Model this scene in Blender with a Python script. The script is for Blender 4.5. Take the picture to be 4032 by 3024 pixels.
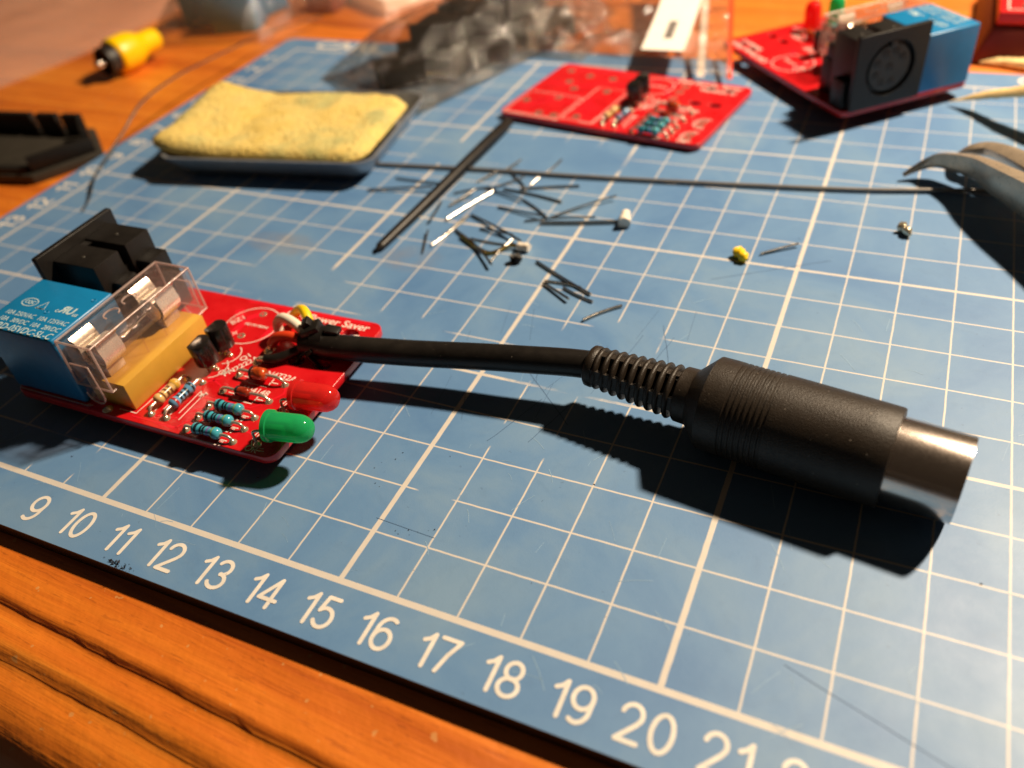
import bpy, bmesh, math, random
from mathutils import Vector, Matrix, noise

for o in list(bpy.data.objects):
    bpy.data.objects.remove(o)

S = 0.01                      # every length below is in centimetres
sc = bpy.context.scene
COL = sc.collection
V = Vector
R = math.radians
random.seed(11)

# ------------------------------------------------------------------ camera
cam_d = bpy.data.cameras.new("camera")
cam = bpy.data.objects.new("camera", cam_d)
COL.objects.link(cam)
sc.camera = cam
RX = V((0.90803088, 0.40496339, -0.10716608))
RY = V((0.19558104, -0.63607186, -0.74643195))
RZ = V((-0.37044294, 0.6568236, -0.65677605))
m = Matrix.Identity(4)
for i in range(3):
    m[i][0] = RX[i]
    m[i][1] = -RY[i]
    m[i][2] = -RZ[i]
m.translation = V((21.46135, -5.30447, 10.21694)) * S
cam.matrix_world = m
cam_d.sensor_width = 36
cam_d.lens = 3255.58 / 4032 * 36
cam_d.clip_start = 0.005
cam_d.clip_end = 20
cam_d.dof.use_dof = True
cam_d.dof.focus_distance = 13.9 * S
cam_d.dof.aperture_fstop = 12.5

# ------------------------------------------------------------------ world, lamp, exposure
w = bpy.data.worlds.new("World")
sc.world = w
w.use_nodes = True
bg = w.node_tree.nodes["Background"]
bg.inputs[0].default_value = (1.0, 0.72, 0.48, 1)
bg.inputs[1].default_value = 0.030

ld = bpy.data.lights.new("desk_lamp", 'POINT')
ld.energy = 32
ld.color = (1.0, 0.79, 0.56)
ld.shadow_soft_size = 0.021
lo = bpy.data.objects.new("desk_lamp", ld)
lo.location = V((41.5, 35, 46)) * S
COL.objects.link(lo)

sc.view_settings.view_transform = 'Standard'
sc.view_settings.look = 'None'
sc.view_settings.exposure = 0.0
sc.view_settings.gamma = 1.0
sc.view_settings.use_curve_mapping = False
sc.render.engine = 'CYCLES'
sc.cycles.max_bounces = 12
sc.cycles.transparent_max_bounces = 24
sc.cycles.transmission_bounces = 8
sc.cycles.caustics_reflective = False
sc.cycles.caustics_refractive = False
sc.cycles.use_denoising = True
sc.cycles.sample_clamp_indirect = 4.0


# ------------------------------------------------------------------ material helpers
def lin(c):
    return tuple((x / 12.92 if x <= 0.04045 else ((x + 0.055) / 1.055) ** 2.4) for x in c[:3]) + (1,)


def hexc(h):
    return lin(tuple(int(h[i:i + 2], 16) / 255 for i in (0, 2, 4)))


class NT:
    def __init__(s, name):
        s.m = bpy.data.materials.new(name)
        s.m.use_nodes = True
        s.t = s.m.node_tree
        s.b = s.t.nodes["Principled BSDF"]
        s.out = s.t.nodes["Material Output"]

    def n(s, t, **kw):
        x = s.t.nodes.new(t)
        for k, v in kw.items():
            setattr(x, k, v)
        return x

    def l(s, a, b):
        s.t.links.new(a, b)

    def coord(s, scale=(100, 100, 100), rot=(0, 0, 0), world=False):
        if world:
            tc = s.n('ShaderNodeNewGeometry').outputs['Position']
        else:
            tc = s.n('ShaderNodeTexCoord').outputs['Object']
        mp = s.n('ShaderNodeMapping')
        mp.inputs['Scale'].default_value = scale
        mp.inputs['Rotation'].default_value = rot
        s.l(tc, mp.inputs[0])
        return mp.outputs[0]

    def noise(s, vec, scale, detail=4, rough=0.55, dist=0.0):
        x = s.n('ShaderNodeTexNoise')
        x.inputs['Scale'].default_value = scale
        x.inputs['Detail'].default_value = detail
        x.inputs['Roughness'].default_value = rough
        x.inputs['Distortion'].default_value = dist
        s.l(vec, x.inputs['Vector'])
        return x.outputs['Fac']

    def ramp(s, fac, stops):
        x = s.n('ShaderNodeValToRGB')
        e = x.color_ramp.elements
        while len(e) < len(stops):
            e.new(0.5)
        for k, (p, c) in zip(e, stops):
            k.position = p
            k.color = c if len(c) == 4 else tuple(c) + (1,)
        s.l(fac, x.inputs[0])
        return x.outputs[0]

    def math(s, op, a, b=None, c=None, clamp=False):
        x = s.n('ShaderNodeMath', operation=op, use_clamp=clamp)
        for i, v in enumerate((a, b, c)):
            if v is None:
                continue
            if isinstance(v, (int, float)):
                x.inputs[i].default_value = v
            else:
                s.l(v, x.inputs[i])
        return x.outputs[0]

    def mix(s, fac, a, b):
        x = s.n('ShaderNodeMix', data_type='RGBA')
        for i, v in ((0, fac), (6, a), (7, b)):
            if isinstance(v, (int, float)):
                x.inputs[i].default_value = v
            elif isinstance(v, tuple):
                x.inputs[i].default_value = v
            else:
                s.l(v, x.inputs[i])
        return x.outputs[2]

    def bump(s, h, strength=0.2, dist=0.0002):
        x = s.n('ShaderNodeBump')
        x.inputs['Strength'].default_value = strength
        x.inputs['Distance'].default_value = dist
        s.l(h, x.inputs['Height'])
        s.l(x.outputs[0], s.b.inputs['Normal'])


def setp(b, **kw):
    names = dict(color='Base Color', rough='Roughness', metal='Metallic', spec='Specular IOR Level', ior='IOR',
                 trans='Transmission Weight', coat='Coat Weight', coatr='Coat Roughness', sss='Subsurface Weight',
                 sssr='Subsurface Radius', ssss='Subsurface Scale', alpha='Alpha', sheen='Sheen Weight')
    for k, v in kw.items():
        b.inputs[names[k]].default_value = v


def plastic(name, color, rough=0.4, var=0.12, nscale=6, bump=0.05, bscale=60, dust=False, **kw):
    t = NT(name)
    setp(t.b, rough=rough, **kw)
    v = t.coord()
    f = t.noise(v, nscale, 5)
    c = hexc(color) if isinstance(color, str) else tuple(color) + (1,)
    dk = tuple(x * (1 - var) for x in c[:3]) + (1,)
    lt = tuple(min(1, x * (1 + var)) for x in c[:3]) + (1,)
    cc = t.ramp(f, [(0.3, dk), (0.7, lt)])
    if dust:
        dd = t.math('MULTIPLY', t.math('GREATER_THAN', t.noise(v, 16, 2, 0.5), 0.745), 0.8)
        cc = t.mix(dd, cc, (0.22, 0.19, 0.16, 1))
        sm = t.math('MULTIPLY_ADD', t.noise(v, 1.3, 5, 0.65, 0.8), 2.0, -0.85, clamp=True)
        cc = t.mix(t.math('MULTIPLY', sm, 0.35), cc, (0.05, 0.042, 0.034, 1))
    t.l(cc, t.b.inputs['Base Color'])
    if bump:
        t.bump(t.noise(v, bscale, 3), bump, 0.0002)
    rr = t.math('MULTIPLY_ADD', t.noise(v, nscale * 3, 3), 0.16, rough - 0.08, clamp=True)
    t.l(rr, t.b.inputs['Roughness'])
    return t.m


def metal(name, color, rough=0.22, bump=0.08, bscale=30, met=1.0):
    t = NT(name)
    setp(t.b, rough=rough, metal=met)
    v = t.coord()
    c = hexc(color)
    f = t.noise(v, 5, 4)
    t.l(t.ramp(f, [(0.3, tuple(x * .8 for x in c[:3])), (0.75, c)]), t.b.inputs['Base Color'])
    t.l(t.math('MULTIPLY_ADD', t.noise(v, 14, 3), 0.2, rough - 0.1, clamp=True), t.b.inputs['Roughness'])
    t.bump(t.noise(v, bscale, 3), bump, 0.0002)
    return t.m


def film(name, tint=(1, 1, 1), gloss=0.6, haze=0.06, rough=0.08, bumpd=0.0015, bscale=1.2, hazecol=(0.8, 0.75, 0.7)):
    """thin clear plastic: see-through, with real sheen from the lamp and a little milky haze"""
    t = NT(name)
    t.t.nodes.remove(t.b)
    v = t.coord()
    h = t.noise(v, bscale, 6, 0.6, 0.8)
    bp = t.n('ShaderNodeBump')
    bp.inputs['Strength'].default_value = 0.9
    bp.inputs['Distance'].default_value = bumpd
    t.l(h, bp.inputs['Height'])
    tr = t.n('ShaderNodeBsdfTransparent')
    tr.inputs[0].default_value = tuple(tint) + (1,)
    gl = t.n('ShaderNodeBsdfGlossy')
    gl.inputs['Roughness'].default_value = rough
    t.l(bp.outputs[0], gl.inputs['Normal'])
    df = t.n('ShaderNodeBsdfDiffuse')
    df.inputs[0].default_value = tuple(hazecol) + (1,)
    tl = t.n('ShaderNodeBsdfTranslucent')
    tl.inputs[0].default_value = tuple(hazecol) + (1,)
    md = t.n('ShaderNodeMixShader')
    t.l(df.outputs[0], md.inputs[1])
    t.l(tl.outputs[0], md.inputs[2])
    m1 = t.n('ShaderNodeMixShader')
    m1.inputs[0].default_value = haze
    t.l(tr.outputs[0], m1.inputs[1])
    t.l(md.outputs[0], m1.inputs[2])
    lw = t.n('ShaderNodeLayerWeight')
    lw.inputs[0].default_value = 0.5
    t.l(bp.outputs[0], lw.inputs['Normal'])
    m2 = t.n('ShaderNodeMixShader')
    t.l(t.math('MULTIPLY', t.math('MULTIPLY_ADD', t.math('POWER', lw.outputs['Facing'], 4.0), 0.55, 0.05), gloss, clamp=True), m2.inputs[0])
    t.l(m1.outputs[0], m2.inputs[1])
    t.l(gl.outputs[0], m2.inputs[2])
    t.l(m2.outputs[0], t.out.inputs[0])
    return t.m


# ------------------------------------------------------------------ mat surface (printed grid is flat print)
def mat_blue():
    t = NT("mat_blue")
    v = t.coord()
    sep = t.n('ShaderNodeSeparateXYZ')
    t.l(v, sep.inputs[0])
    x, y = sep.outputs[0], sep.outputs[1]
    wob = t.math('MULTIPLY_ADD', t.noise(v, 3.0, 4), 0.02, -0.01)
    def lines(c, step, half):
        d = t.math('ABSOLUTE', t.math('SUBTRACT', t.math('FRACT', t.math('ADD', t.math('DIVIDE', t.math('ADD', c, wob), step), 0.5)), 0.5))
        d = t.math('MULTIPLY', d, step)
        mr = t.n('ShaderNodeMapRange', interpolation_type='SMOOTHSTEP')
        mr.inputs[1].default_value = half + 0.008
        mr.inputs[2].default_value = half - 0.008
        t.l(d, mr.inputs[0])
        return mr.outputs[0]
    g = t.math('MAXIMUM', t.math('MAXIMUM', lines(x, 1, 0.0150), lines(y, 1, 0.0150)),
               t.math('MAXIMUM', lines(x, 5, 0.045), lines(y, 5, 0.034)))
    # the outer border line is heavier
    def band(c, c0, half):
        d = t.math('ABSOLUTE', t.math('SUBTRACT', c, c0))
        return t.math('LESS_THAN', d, half)
    bd = t.math('MAXIMUM', band(y, 0, 0.052), band(x, 0, 0.045))
    bd = t.math('MAXIMUM', bd, t.math('MAXIMUM', band(y, 20, 0.05), band(x, 30, 0.07)))
    g = t.math('MAXIMUM', g, bd)
    ins = t.math('MULTIPLY', t.math('GREATER_THAN', x, -0.045), t.math('LESS_THAN', x, 30.075))
    ins = t.math('MULTIPLY', ins, t.math('MULTIPLY', t.math('GREATER_THAN', y, -0.052), t.math('LESS_THAN', y, 20.06)))
    g = t.math('MULTIPLY', g, ins)
    # wear: the print is rubbed off in the working area and thinned elsewhere
    def blob(cx, cy, rx, ry):
        a = t.math('POWER', t.math('DIVIDE', t.math('SUBTRACT', x, cx), rx), 2.0)
        b = t.math('POWER', t.math('DIVIDE', t.math('SUBTRACT', y, cy), ry), 2.0)
        return t.math('SUBTRACT', 1.0, t.math('ADD', a, b), clamp=True)
    wb = blob(9.2, 6.7, 1.9, 1.15)
    for q in ((12.6, 5.9, 1.5, .5), (16.8, 5.9, 2.2, 1.3), (12.8, 13.8, 3.0, 1.3), (8.0, .6, 1.9, .55), (16.6, 3.6, 1.5, .45), (15.6, 2.1, .5, .3),
              (17.3, 6.9, 1.0, .5), (10.2, 13.4, 1.6, .9)):
        wb = t.math('MAXIMUM', wb, blob(*q))
    nn = t.noise(v, 1.1, 5, 0.6)
    keep = t.math('SUBTRACT', t.math('MULTIPLY_ADD', nn, 2.6, 0.55), t.math('MULTIPLY', wb, 3.4), clamp=True)
    fine = t.math('MULTIPLY_ADD', t.noise(v, 14, 4, 0.7), 3.0, -0.55, clamp=True)
    fine2 = t.math('MAXIMUM', fine, t.math('GREATER_THAN', keep, 0.95))
    g = t.math('MULTIPLY', t.math('MULTIPLY', g, keep), t.math('MAXIMUM', fine2, 0.35))
    # blue vinyl, clouded by handling
    big = t.noise(v, 0.33, 5, 0.6, 0.6)
    base = t.ramp(big, [(0.30, (0.062, 0.168, 0.37, 1)), (0.5, (0.098, 0.218, 0.415, 1)), (0.70, (0.155, 0.27, 0.42, 1))])
    spk = t.math('GREATER_THAN', t.noise(v, 9, 2, 0.5), 0.735)
    base = t.mix(t.math('MULTIPLY', spk, 0.35), base, (0.04, 0.09, 0.19, 1))
    pe = t.math('MULTIPLY_ADD', t.noise(v, 22, 3, 0.7), 0.5, 0.25, clamp=True)
    base = t.mix(t.math('MULTIPLY', pe, 0.28), base, (0.19, 0.30, 0.44, 1))
    st = t.math('MULTIPLY_ADD', t.noise(v, 1.7, 6, 0.7, 1.5), 3.0, -1.6, clamp=True)
    base = t.mix(t.math('MULTIPLY', st, 0.22), base, (0.05, 0.11, 0.22, 1))
    brown = t.math('MAXIMUM', blob(8.1, 8.05, 1.25, .55), t.math('MULTIPLY', blob(11.6, 8.25, .9, .6), 0.8))
    brown = t.math('MULTIPLY', brown, t.math('MULTIPLY_ADD', t.noise(v, 2.0, 4), 2.4, -0.7, clamp=True))
    base = t.mix(t.math('MULTIPLY', brown, 0.6), base, (0.24, 0.2, 0.17, 1))
    dirt = t.math('MULTIPLY_ADD', t.noise(v, 5, 5, 0.65), 0.5, 0.55, clamp=True)
    white = t.mix(dirt, (0.40, 0.36, 0.32, 1), (0.62, 0.58, 0.53, 1))
    t.l(t.mix(g, base, white), t.b.inputs['Base Color'])
    rg = t.math('MULTIPLY_ADD', t.noise(v, 0.8, 5, 0.65), 0.2, 0.40)
    t.l(rg, t.b.inputs['Roughness'])
    setp(t.b, spec=0.55)
    hh = t.math('ADD', t.math('MULTIPLY', t.noise(v, 40, 3), 0.5), t.math('MULTIPLY', t.noise(v, 4, 4), 0.6))
    hh = t.math('ADD', hh, t.math('MULTIPLY', g, 0.25))
    t.bump(hh, 0.12, 0.0003)
    return t.m


def wood_mat():
    t = NT("varnished_pine")
    v = t.coord((100, 100, 100), (0, 0, R(2.6)))
    sc_ = t.n('ShaderNodeMapping')
    sc_.inputs['Scale'].default_value = (0.045, 1.0, 1.0)
    t.l(v, sc_.inputs[0])
    sv = sc_.outputs[0]
    a = t.noise(sv, 1.3, 6, 0.6, 0.7)
    b = t.noise(sv, 5.5, 4, 0.6, 0.2)
    f = t.math('ADD', t.math('MULTIPLY', a, 0.72), t.math('MULTIPLY', b, 0.28))
    col = t.ramp(f, [(0.33, (0.42, 0.080, 0.005, 1)), (0.44, (0.62, 0.15, 0.010, 1)), (0.55, (0.74, 0.205, 0.015, 1)), (0.68, (0.82, 0.29, 0.03, 1))])
    fl = t.noise(v, 2.4, 2, 0.5)
    fleck = t.math('MULTIPLY', t.math('GREATER_THAN', t.math('MAXIMUM', t.noise(v, 3.4, 2, 0.4), t.math('SUBTRACT', t.noise(v, 9.0, 2, 0.4), 0.03)), 0.72), 0.55)
    col = t.mix(fleck, col, (0.66, 0.36, 0.12, 1))
    pv = t.n('ShaderNodeMapping')
    pv.inputs['Scale'].default_value = (0.12, 1.0, 1.0)
    t.l(v, pv.inputs[0])
    pore = t.math('MULTIPLY', t.math('GREATER_THAN', t.noise(pv.outputs[0], 16, 3, 0.6), 0.63), 0.28)
    col = t.mix(pore, col, (0.18, 0.035, 0.004, 1))
    t.l(col, t.b.inputs['Base Color'])
    setp(t.b, coat=0.8, coatr=0.42, spec=0.5)
    t.l(t.math('MULTIPLY_ADD', t.noise(v, 1.0, 4), 0.25, 0.3), t.b.inputs['Roughness'])
    t.bump(t.math('ADD', t.math('MULTIPLY', b, 0.6), t.math('MULTIPLY', t.noise(v, 1.2, 4), 1.2)), 0.5, 0.0008)
    return t.m


def sponge_mat():
    t = NT("cellulose_sponge")
    v = t.coord()
    a = t.noise(v, 0.7, 4)
    col = t.ramp(a, [(0.3, (0.70, 0.50, 0.12, 1)), (0.52, (0.74, 0.57, 0.19, 1)), (0.70, (0.46, 0.44, 0.18, 1))])
    vo = t.n('ShaderNodeTexVoronoi')
    vo.inputs['Scale'].default_value = 4.2
    t.l(v, vo.inputs['Vector'])
    pit = t.math('LESS_THAN', vo.outputs['Distance'], t.math('MULTIPLY', t.noise(v, 2.2, 3), 0.42))
    col = t.mix(t.math('MULTIPLY', pit, 0.55), col, (0.30, 0.21, 0.05, 1))
    t.l(col, t.b.inputs['Base Color'])
    setp(t.b, rough=0.95, spec=0.1, sss=0.25, sssr=(1, .7, .3), ssss=0.001)
    h = t.math('SUBTRACT', t.noise(v, 9, 4), t.math('MULTIPLY', pit, 0.5))
    t.bump(h, 0.9, 0.0012)
    return t.m


def pcb_red():
    t = NT("red_solder_mask")
    v = t.coord()
    f = t.noise(v, 1.6, 4)
    t.l(t.ramp(f, [(0.3, (0.50, 0.004, 0.008, 1)), (0.7, (0.62, 0.010, 0.014, 1))]), t.b.inputs['Base Color'])
    setp(t.b, spec=0.5, coat=0.25, coatr=0.12)
    t.l(t.math('MULTIPLY_ADD', t.noise(v, 3.2, 5), 0.3, 0.16), t.b.inputs['Roughness'])
    t.bump(t.noise(v, 26, 3), 0.06, 0.0002)
    return t.m


def clear_case():
    t = NT("clear_polycarbonate")
    t.t.nodes.remove(t.b)
    v = t.coord()
    bp = t.n('ShaderNodeBump')
    bp.inputs['Strength'].default_value = 0.35
    bp.inputs['Distance'].default_value = 0.0006
    t.l(t.noise(v, 4, 4), bp.inputs['Height'])
    tr = t.n('ShaderNodeBsdfTransparent')
    tr.inputs[0].default_value = (0.99, 0.95, 0.94, 1)
    df = t.n('ShaderNodeBsdfTranslucent')
    df.inputs[0].default_value = (0.9, 0.72, 0.66, 1)
    d2 = t.n('ShaderNodeBsdfDiffuse')
    d2.inputs[0].default_value = (0.9, 0.72, 0.66, 1)
    gl = t.n('ShaderNodeBsdfGlossy')
    gl.inputs['Roughness'].default_value = 0.12
    t.l(bp.outputs[0], gl.inputs['Normal'])
    def mx(f, a, b):
        x = t.n('ShaderNodeMixShader')
        if isinstance(f, float):
            x.inputs[0].default_value = f
        else:
            t.l(f, x.inputs[0])
        t.l(a.outputs[0], x.inputs[1])
        t.l(b.outputs[0], x.inputs[2])
        return x
    milky = mx(0.5, df, d2)
    base = mx(0.035, tr, milky)
    lw = t.n('ShaderNodeLayerWeight')
    lw.inputs[0].default_value = 0.5
    t.l(bp.outputs[0], lw.inputs['Normal'])
    t.l(mx(t.math('MULTIPLY_ADD', t.math('POWER', lw.outputs['Facing'], 4.0), 0.45, 0.035, clamp=True), base, gl).outputs[0], t.out.inputs[0])
    return t.m


def led_mat(name, col, glow):
    """tinted epoxy: light passes through, scatters, and the surface is glossy"""
    t = NT(name)
    t.t.nodes.remove(t.b)
    tr = t.n('ShaderNodeBsdfTransparent')
    tr.inputs[0].default_value = tuple(glow) + (1,)
    tl = t.n('ShaderNodeBsdfTranslucent')
    tl.inputs[0].default_value = tuple(col) + (1,)
    df = t.n('ShaderNodeBsdfDiffuse')
    df.inputs[0].default_value = tuple(col) + (1,)
    gl = t.n('ShaderNodeBsdfGlossy')
    gl.inputs['Roughness'].default_value = 0.09
    def mx(f, a, b):
        x = t.n('ShaderNodeMixShader')
        if isinstance(f, float):
            x.inputs[0].default_value = f
        else:
            t.l(f, x.inputs[0])
        t.l(a.outputs[0], x.inputs[1])
        t.l(b.outputs[0], x.inputs[2])
        return x
    base = mx(0.34, mx(0.55, df, tl), tr)
    lw = t.n('ShaderNodeLayerWeight')
    lw.inputs[0].default_value = 0.5
    t.l(mx(t.math('MULTIPLY_ADD', t.math('POWER', lw.outputs['Facing'], 4.0), 0.4, 0.04, clamp=True), base, gl).outputs[0], t.out.inputs[0])
    return t.m


def glass_tint(name, col, rough=0.08):
    t = NT(name)
    v = t.coord()
    f = t.noise(v, 9, 4, 0.6, 0.6)
    t.l(t.ramp(f, [(0.35, tuple(c * .35 for c in col)), (0.6, col)]), t.b.inputs['Base Color'])
    setp(t.b, rough=rough, coat=0.8, coatr=0.04, sss=0.3, sssr=(1, .3, .1), ssss=0.001)
    return t.m


M = {}
M['mat'] = mat_blue()
M['matside'] = plastic("mat_edge_black", "17120f", 0.5)
M['print'] = plastic("cream_print", (0.70, 0.66, 0.60), 0.5, 0.10, 5, 0.02)
M['wood'] = wood_mat()
M['pcb'] = pcb_red()
M['trace'] = plastic("red_over_copper", (0.74, 0.012, 0.028), 0.25, 0.06, 3, 0.02)
M['silk'] = plastic("silkscreen_ink", (0.80, 0.66, 0.60), 0.5, 0.06, 8, 0.0)
M['black'] = plastic("black_plastic", (0.010, 0.0085, 0.0075), 0.42, 0.2, 5, 0.12, 55, spec=0.35)
M['blackgloss'] = plastic("glossy_black_epoxy", (0.012, 0.010, 0.009), 0.2, 0.2, 5, 0.04, 30, spec=0.6)
M['blackmatte'] = plastic("moulded_black_plug", (0.020, 0.0135, 0.0085), 0.45, 0.2, 6, 0.4, 45, True, spec=0.4)
M['rubber'] = plastic("black_cable_jacket", (0.008, 0.0065, 0.0055), 0.4, 0.2, 4, 0.1, 30, True, spec=0.35)
M['relay'] = plastic("blue_relay_plastic", (0.005, 0.175, 0.40), 0.36, 0.06, 3, 0.06, 50)
M['relayink'] = plastic("pale_relay_ink", (0.42, 0.56, 0.60), 0.5, 0.1, 8, 0.0)
M['ochre'] = plastic("ochre_plastic", (0.60, 0.33, 0.045), 0.4, 0.06, 3, 0.05, 40)
M['clear'] = clear_case()
M['clearedge'] = film("pale_gleam_film", (0.98, 0.9, 0.88), 0.9, 0.42, 0.2, 0.0002, 8, (0.95, 0.78, 0.72))  # pale colour stands in for light caught in clear plastic edges
M['tin'] = metal("tinned_wire", "e6dccb", 0.3, 0.1, 20, 0.75)
M['solder'] = metal("solder", "ece0c4", 0.17, 0.25, 18, 0.75)
M['chrome'] = plastic("nickel_shell", (0.72, 0.62, 0.55), 0.22, 0.03, 12, 0.05, 70, metal=1.0)
M['clip'] = metal("sprung_clip", "fbf4e4", 0.26, 0.05, 8, 0.55)
M['lead'] = metal("clipped_lead_metal", "c8c2b8", 0.22, 0.15, 25)
M['plier'] = metal("plier_steel", "c2b19c", 0.3, 0.08, 30, 0.55)
M['tinplate'] = metal("tray_steel", "a3a6ac", 0.34, 0.1, 8, 0.55)
M['teal'] = plastic("teal_resistor_lacquer", (0.055, 0.36, 0.47), 0.2, 0.1, 6, 0.04, 20, coat=0.5)
M['blue2'] = plastic("blue_resistor_lacquer", (0.12, 0.30, 0.50), 0.2, 0.1, 6, 0.04, 20, coat=0.5)
M['tan'] = plastic("tan_resistor_lacquer", (0.66, 0.42, 0.16), 0.25, 0.1, 6, 0.04, 20, coat=0.4)
M['bk'] = plastic("band_black", (0.012, 0.02, 0.03), 0.25, 0.1, 6, 0.0)
M['violet'] = plastic("band_violet", (0.15, 0.16, 0.40), 0.25, 0.1, 6, 0.0)
M['green'] = plastic("band_green", (0.24, 0.42, 0.14), 0.25, 0.1, 6, 0.0)
M['brown'] = plastic("band_brown", (0.16, 0.06, 0.02), 0.25, 0.1, 6, 0.0)
M['gold'] = plastic("band_gold", (0.62, 0.36, 0.05), 0.25, 0.1, 6, 0.0)
M['redband'] = plastic("band_red", (0.4, 0.02, 0.02), 0.25, 0.1, 6, 0.0)
M['zener'] = glass_tint("orange_glass", (0.60, 0.085, 0.015, 1))
M['diode'] = glass_tint("dark_red_glass", (0.40, 0.04, 0.014, 1))
M['ledg'] = led_mat("green_epoxy", (0.04, 0.72, 0.27), (0.10, 0.55, 0.26))
M['ledr'] = led_mat("red_epoxy", (0.95, 0.05, 0.045), (0.9, 0.14, 0.11))
M['wwhite'] = plastic("white_insulation", (0.80, 0.72, 0.60), 0.4, 0.04, 4, 0.02)
M['wred'] = plastic("red_insulation", (0.62, 0.045, 0.01), 0.38, 0.05, 4, 0.02)
M['wyellow'] = plastic("yellow_insulation", (0.86, 0.58, 0.01), 0.38, 0.05, 4, 0.02)
M['glasstube'] = film("fuse_glass", (1, .97, .95), 0.9, 0.04, 0.04, 0.0001, 5)
M['film'] = film("poly_bag_film", (0.97, 0.95, 0.92), 1.8, 0.11, 0.12, 0.006, 0.7, (0.9, 0.78, 0.66))
M['sparkle'] = film("creased_clear_film", (0.97, 0.95, 0.92), 3.5, 0.06, 0.10, 0.003, 2.0)
M['filmhazy'] = film("milky_poly_film", (0.99, 0.97, 0.95), 0.5, 0.26, 0.25, 0.004, 0.5, (0.95, 0.80, 0.66))
M['filmdark'] = film("grey_poly_film", (0.90, 0.86, 0.81), 1.6, 0.07, 0.12, 0.006, 0.9, (0.42, 0.36, 0.31))
M['label'] = plastic("white_paper", (0.84, 0.80, 0.74), 0.7, 0.03, 3, 0.05)
M['ink'] = plastic("grey_ink", (0.16, 0.14, 0.13), 0.7, 0.05, 3, 0.0)
M['redstripe'] = plastic("red_zip_line", (0.78, 0.07, 0.02), 0.4, 0.05, 3, 0.0)
M['whitestripe'] = plastic("white_zip_line", (0.82, 0.70, 0.62), 0.4, 0.05, 3, 0.0)
M['sponge'] = sponge_mat()
M['palewood'] = plastic("pale_raw_wood", (0.80, 0.58, 0.26), 0.7, 0.18, 3, 0.3, 14)
M['redbox'] = plastic("red_box_plastic", (0.58, 0.012, 0.014), 0.35, 0.08, 2, 0.05)
M['maroon'] = plastic("maroon_plastic", (0.17, 0.022, 0.012), 0.5, 0.12, 2, 0.1)
M['yellowpl'] = plastic("yellow_plug_plastic", (0.90, 0.56, 0.0), 0.35, 0.04, 2, 0.03)
M['greypl'] = plastic("dark_grey_plastic", (0.030, 0.026, 0.020), 0.5, 0.15, 2, 0.1)
M['scrdark'] = plastic("cut_mark", (0.055, 0.12, 0.235), 0.6, 0.1, 4, 0.0)
M['scrlight'] = plastic("scratch_mark", (0.22, 0.36, 0.52), 0.5, 0.1, 4, 0.0)
M['crumb'] = plastic("dark_crumbs", (0.02, 0.02, 0.03), 0.7, 0.2, 4, 0.0)
M['gilt'] = metal("gilt_contact", "d8b45c", 0.25)


# ------------------------------------------------------------------ geometry helpers (cm)
def mk(name, verts, faces, mat, parent=None, smooth=None, bevel=0.0, bseg=2):
    me = bpy.data.meshes.new(name)
    me.from_pydata([(v[0] * S, v[1] * S, v[2] * S) for v in verts], [], faces)
    bm = bmesh.new()
    bm.from_mesh(me)
    bmesh.ops.remove_doubles(bm, verts=bm.verts, dist=1e-6)
    if bevel:
        es = [e for e in bm.edges if len(e.link_faces) == 2 and e.calc_face_angle(0) > 0.5]
        bmesh.ops.bevel(bm, geom=es, offset=bevel * S, segments=bseg, affect='EDGES', profile=0.5)
    bmesh.ops.recalc_face_normals(bm, faces=bm.faces)
    bm.to_mesh(me)
    bm.free()
    if smooth is not None:
        for p in me.polygons:
            p.use_smooth = True
        me.set_sharp_from_angle(angle=R(smooth))
    if isinstance(mat, (list, tuple)):
        for k in mat:
            me.materials.append(k)
    else:
        me.materials.append(mat)
    o = bpy.data.objects.new(name, me)
    COL.objects.link(o)
    if parent:
        o.parent = parent
    return o


def join(*gs):
    vs, fs = [], []
    for v, f in gs:
        k = len(vs)
        vs += list(v)
        fs += [tuple(i + k for i in q) for q in f]
    return vs, fs


def xf(g, mt):
    return [mt @ V(v) for v in g[0]], g[1]


def box(x0, x1, y0, y1, z0, z1):
    v = [(x, y, z) for z in (z0, z1) for y in (y0, y1) for x in (x0, x1)]
    f = [(0, 2, 3, 1), (4, 5, 7, 6), (0, 1, 5, 4), (2, 6, 7, 3), (0, 4, 6, 2), (1, 3, 7, 5)]
    return v, f


def frame(d, up=V((0, 0, 1))):
    d = V(d).normalized()
    a = up.cross(d)
    if a.length < 1e-4:
        a = V((1, 0, 0)).cross(d)
    a.normalize()
    return a, d.cross(a)


def lathe(prof, p0, d, n=24, up=V((0, 0, 1)), closed=True, squash=None):
    """prof: list of (t along axis, r)"""
    p0 = V(p0)
    d = V(d).normalized()
    a, b = frame(d, up)
    vs, fs = [], []
    for t, r in prof:
        for k in range(n):
            an = 2 * math.pi * k / n
            vs.append(p0 + d * t + (a * math.cos(an) + b * math.sin(an)) * r)
    for i in range(len(prof) - 1):
        for k in range(n):
            fs.append((i * n + k, i * n + (k + 1) % n, (i + 1) * n + (k + 1) % n, (i + 1) * n + k))
    if closed:
        fs.append(tuple(range(n)))
        fs.append(tuple(reversed(range((len(prof) - 1) * n, len(prof) * n))))
    return vs, fs


def bez(pts, k=8):
    """Catmull-Rom through the points"""
    P = [V(p) for p in pts]
    P = [P[0] * 2 - P[1]] + P + [P[-1] * 2 - P[-2]]
    out = []
    for i in range(1, len(P) - 2):
        for j in range(k):
            t = j / k
            a, b, c, d = P[i - 1], P[i], P[i + 1], P[i + 2]
            out.append(0.5 * ((2 * b) + (c - a) * t + (2 * a - 5 * b + 4 * c - d) * t * t + (3 * b - a - 3 * c + d) * t ** 3))
    out.append(P[-2])
    return out


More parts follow.
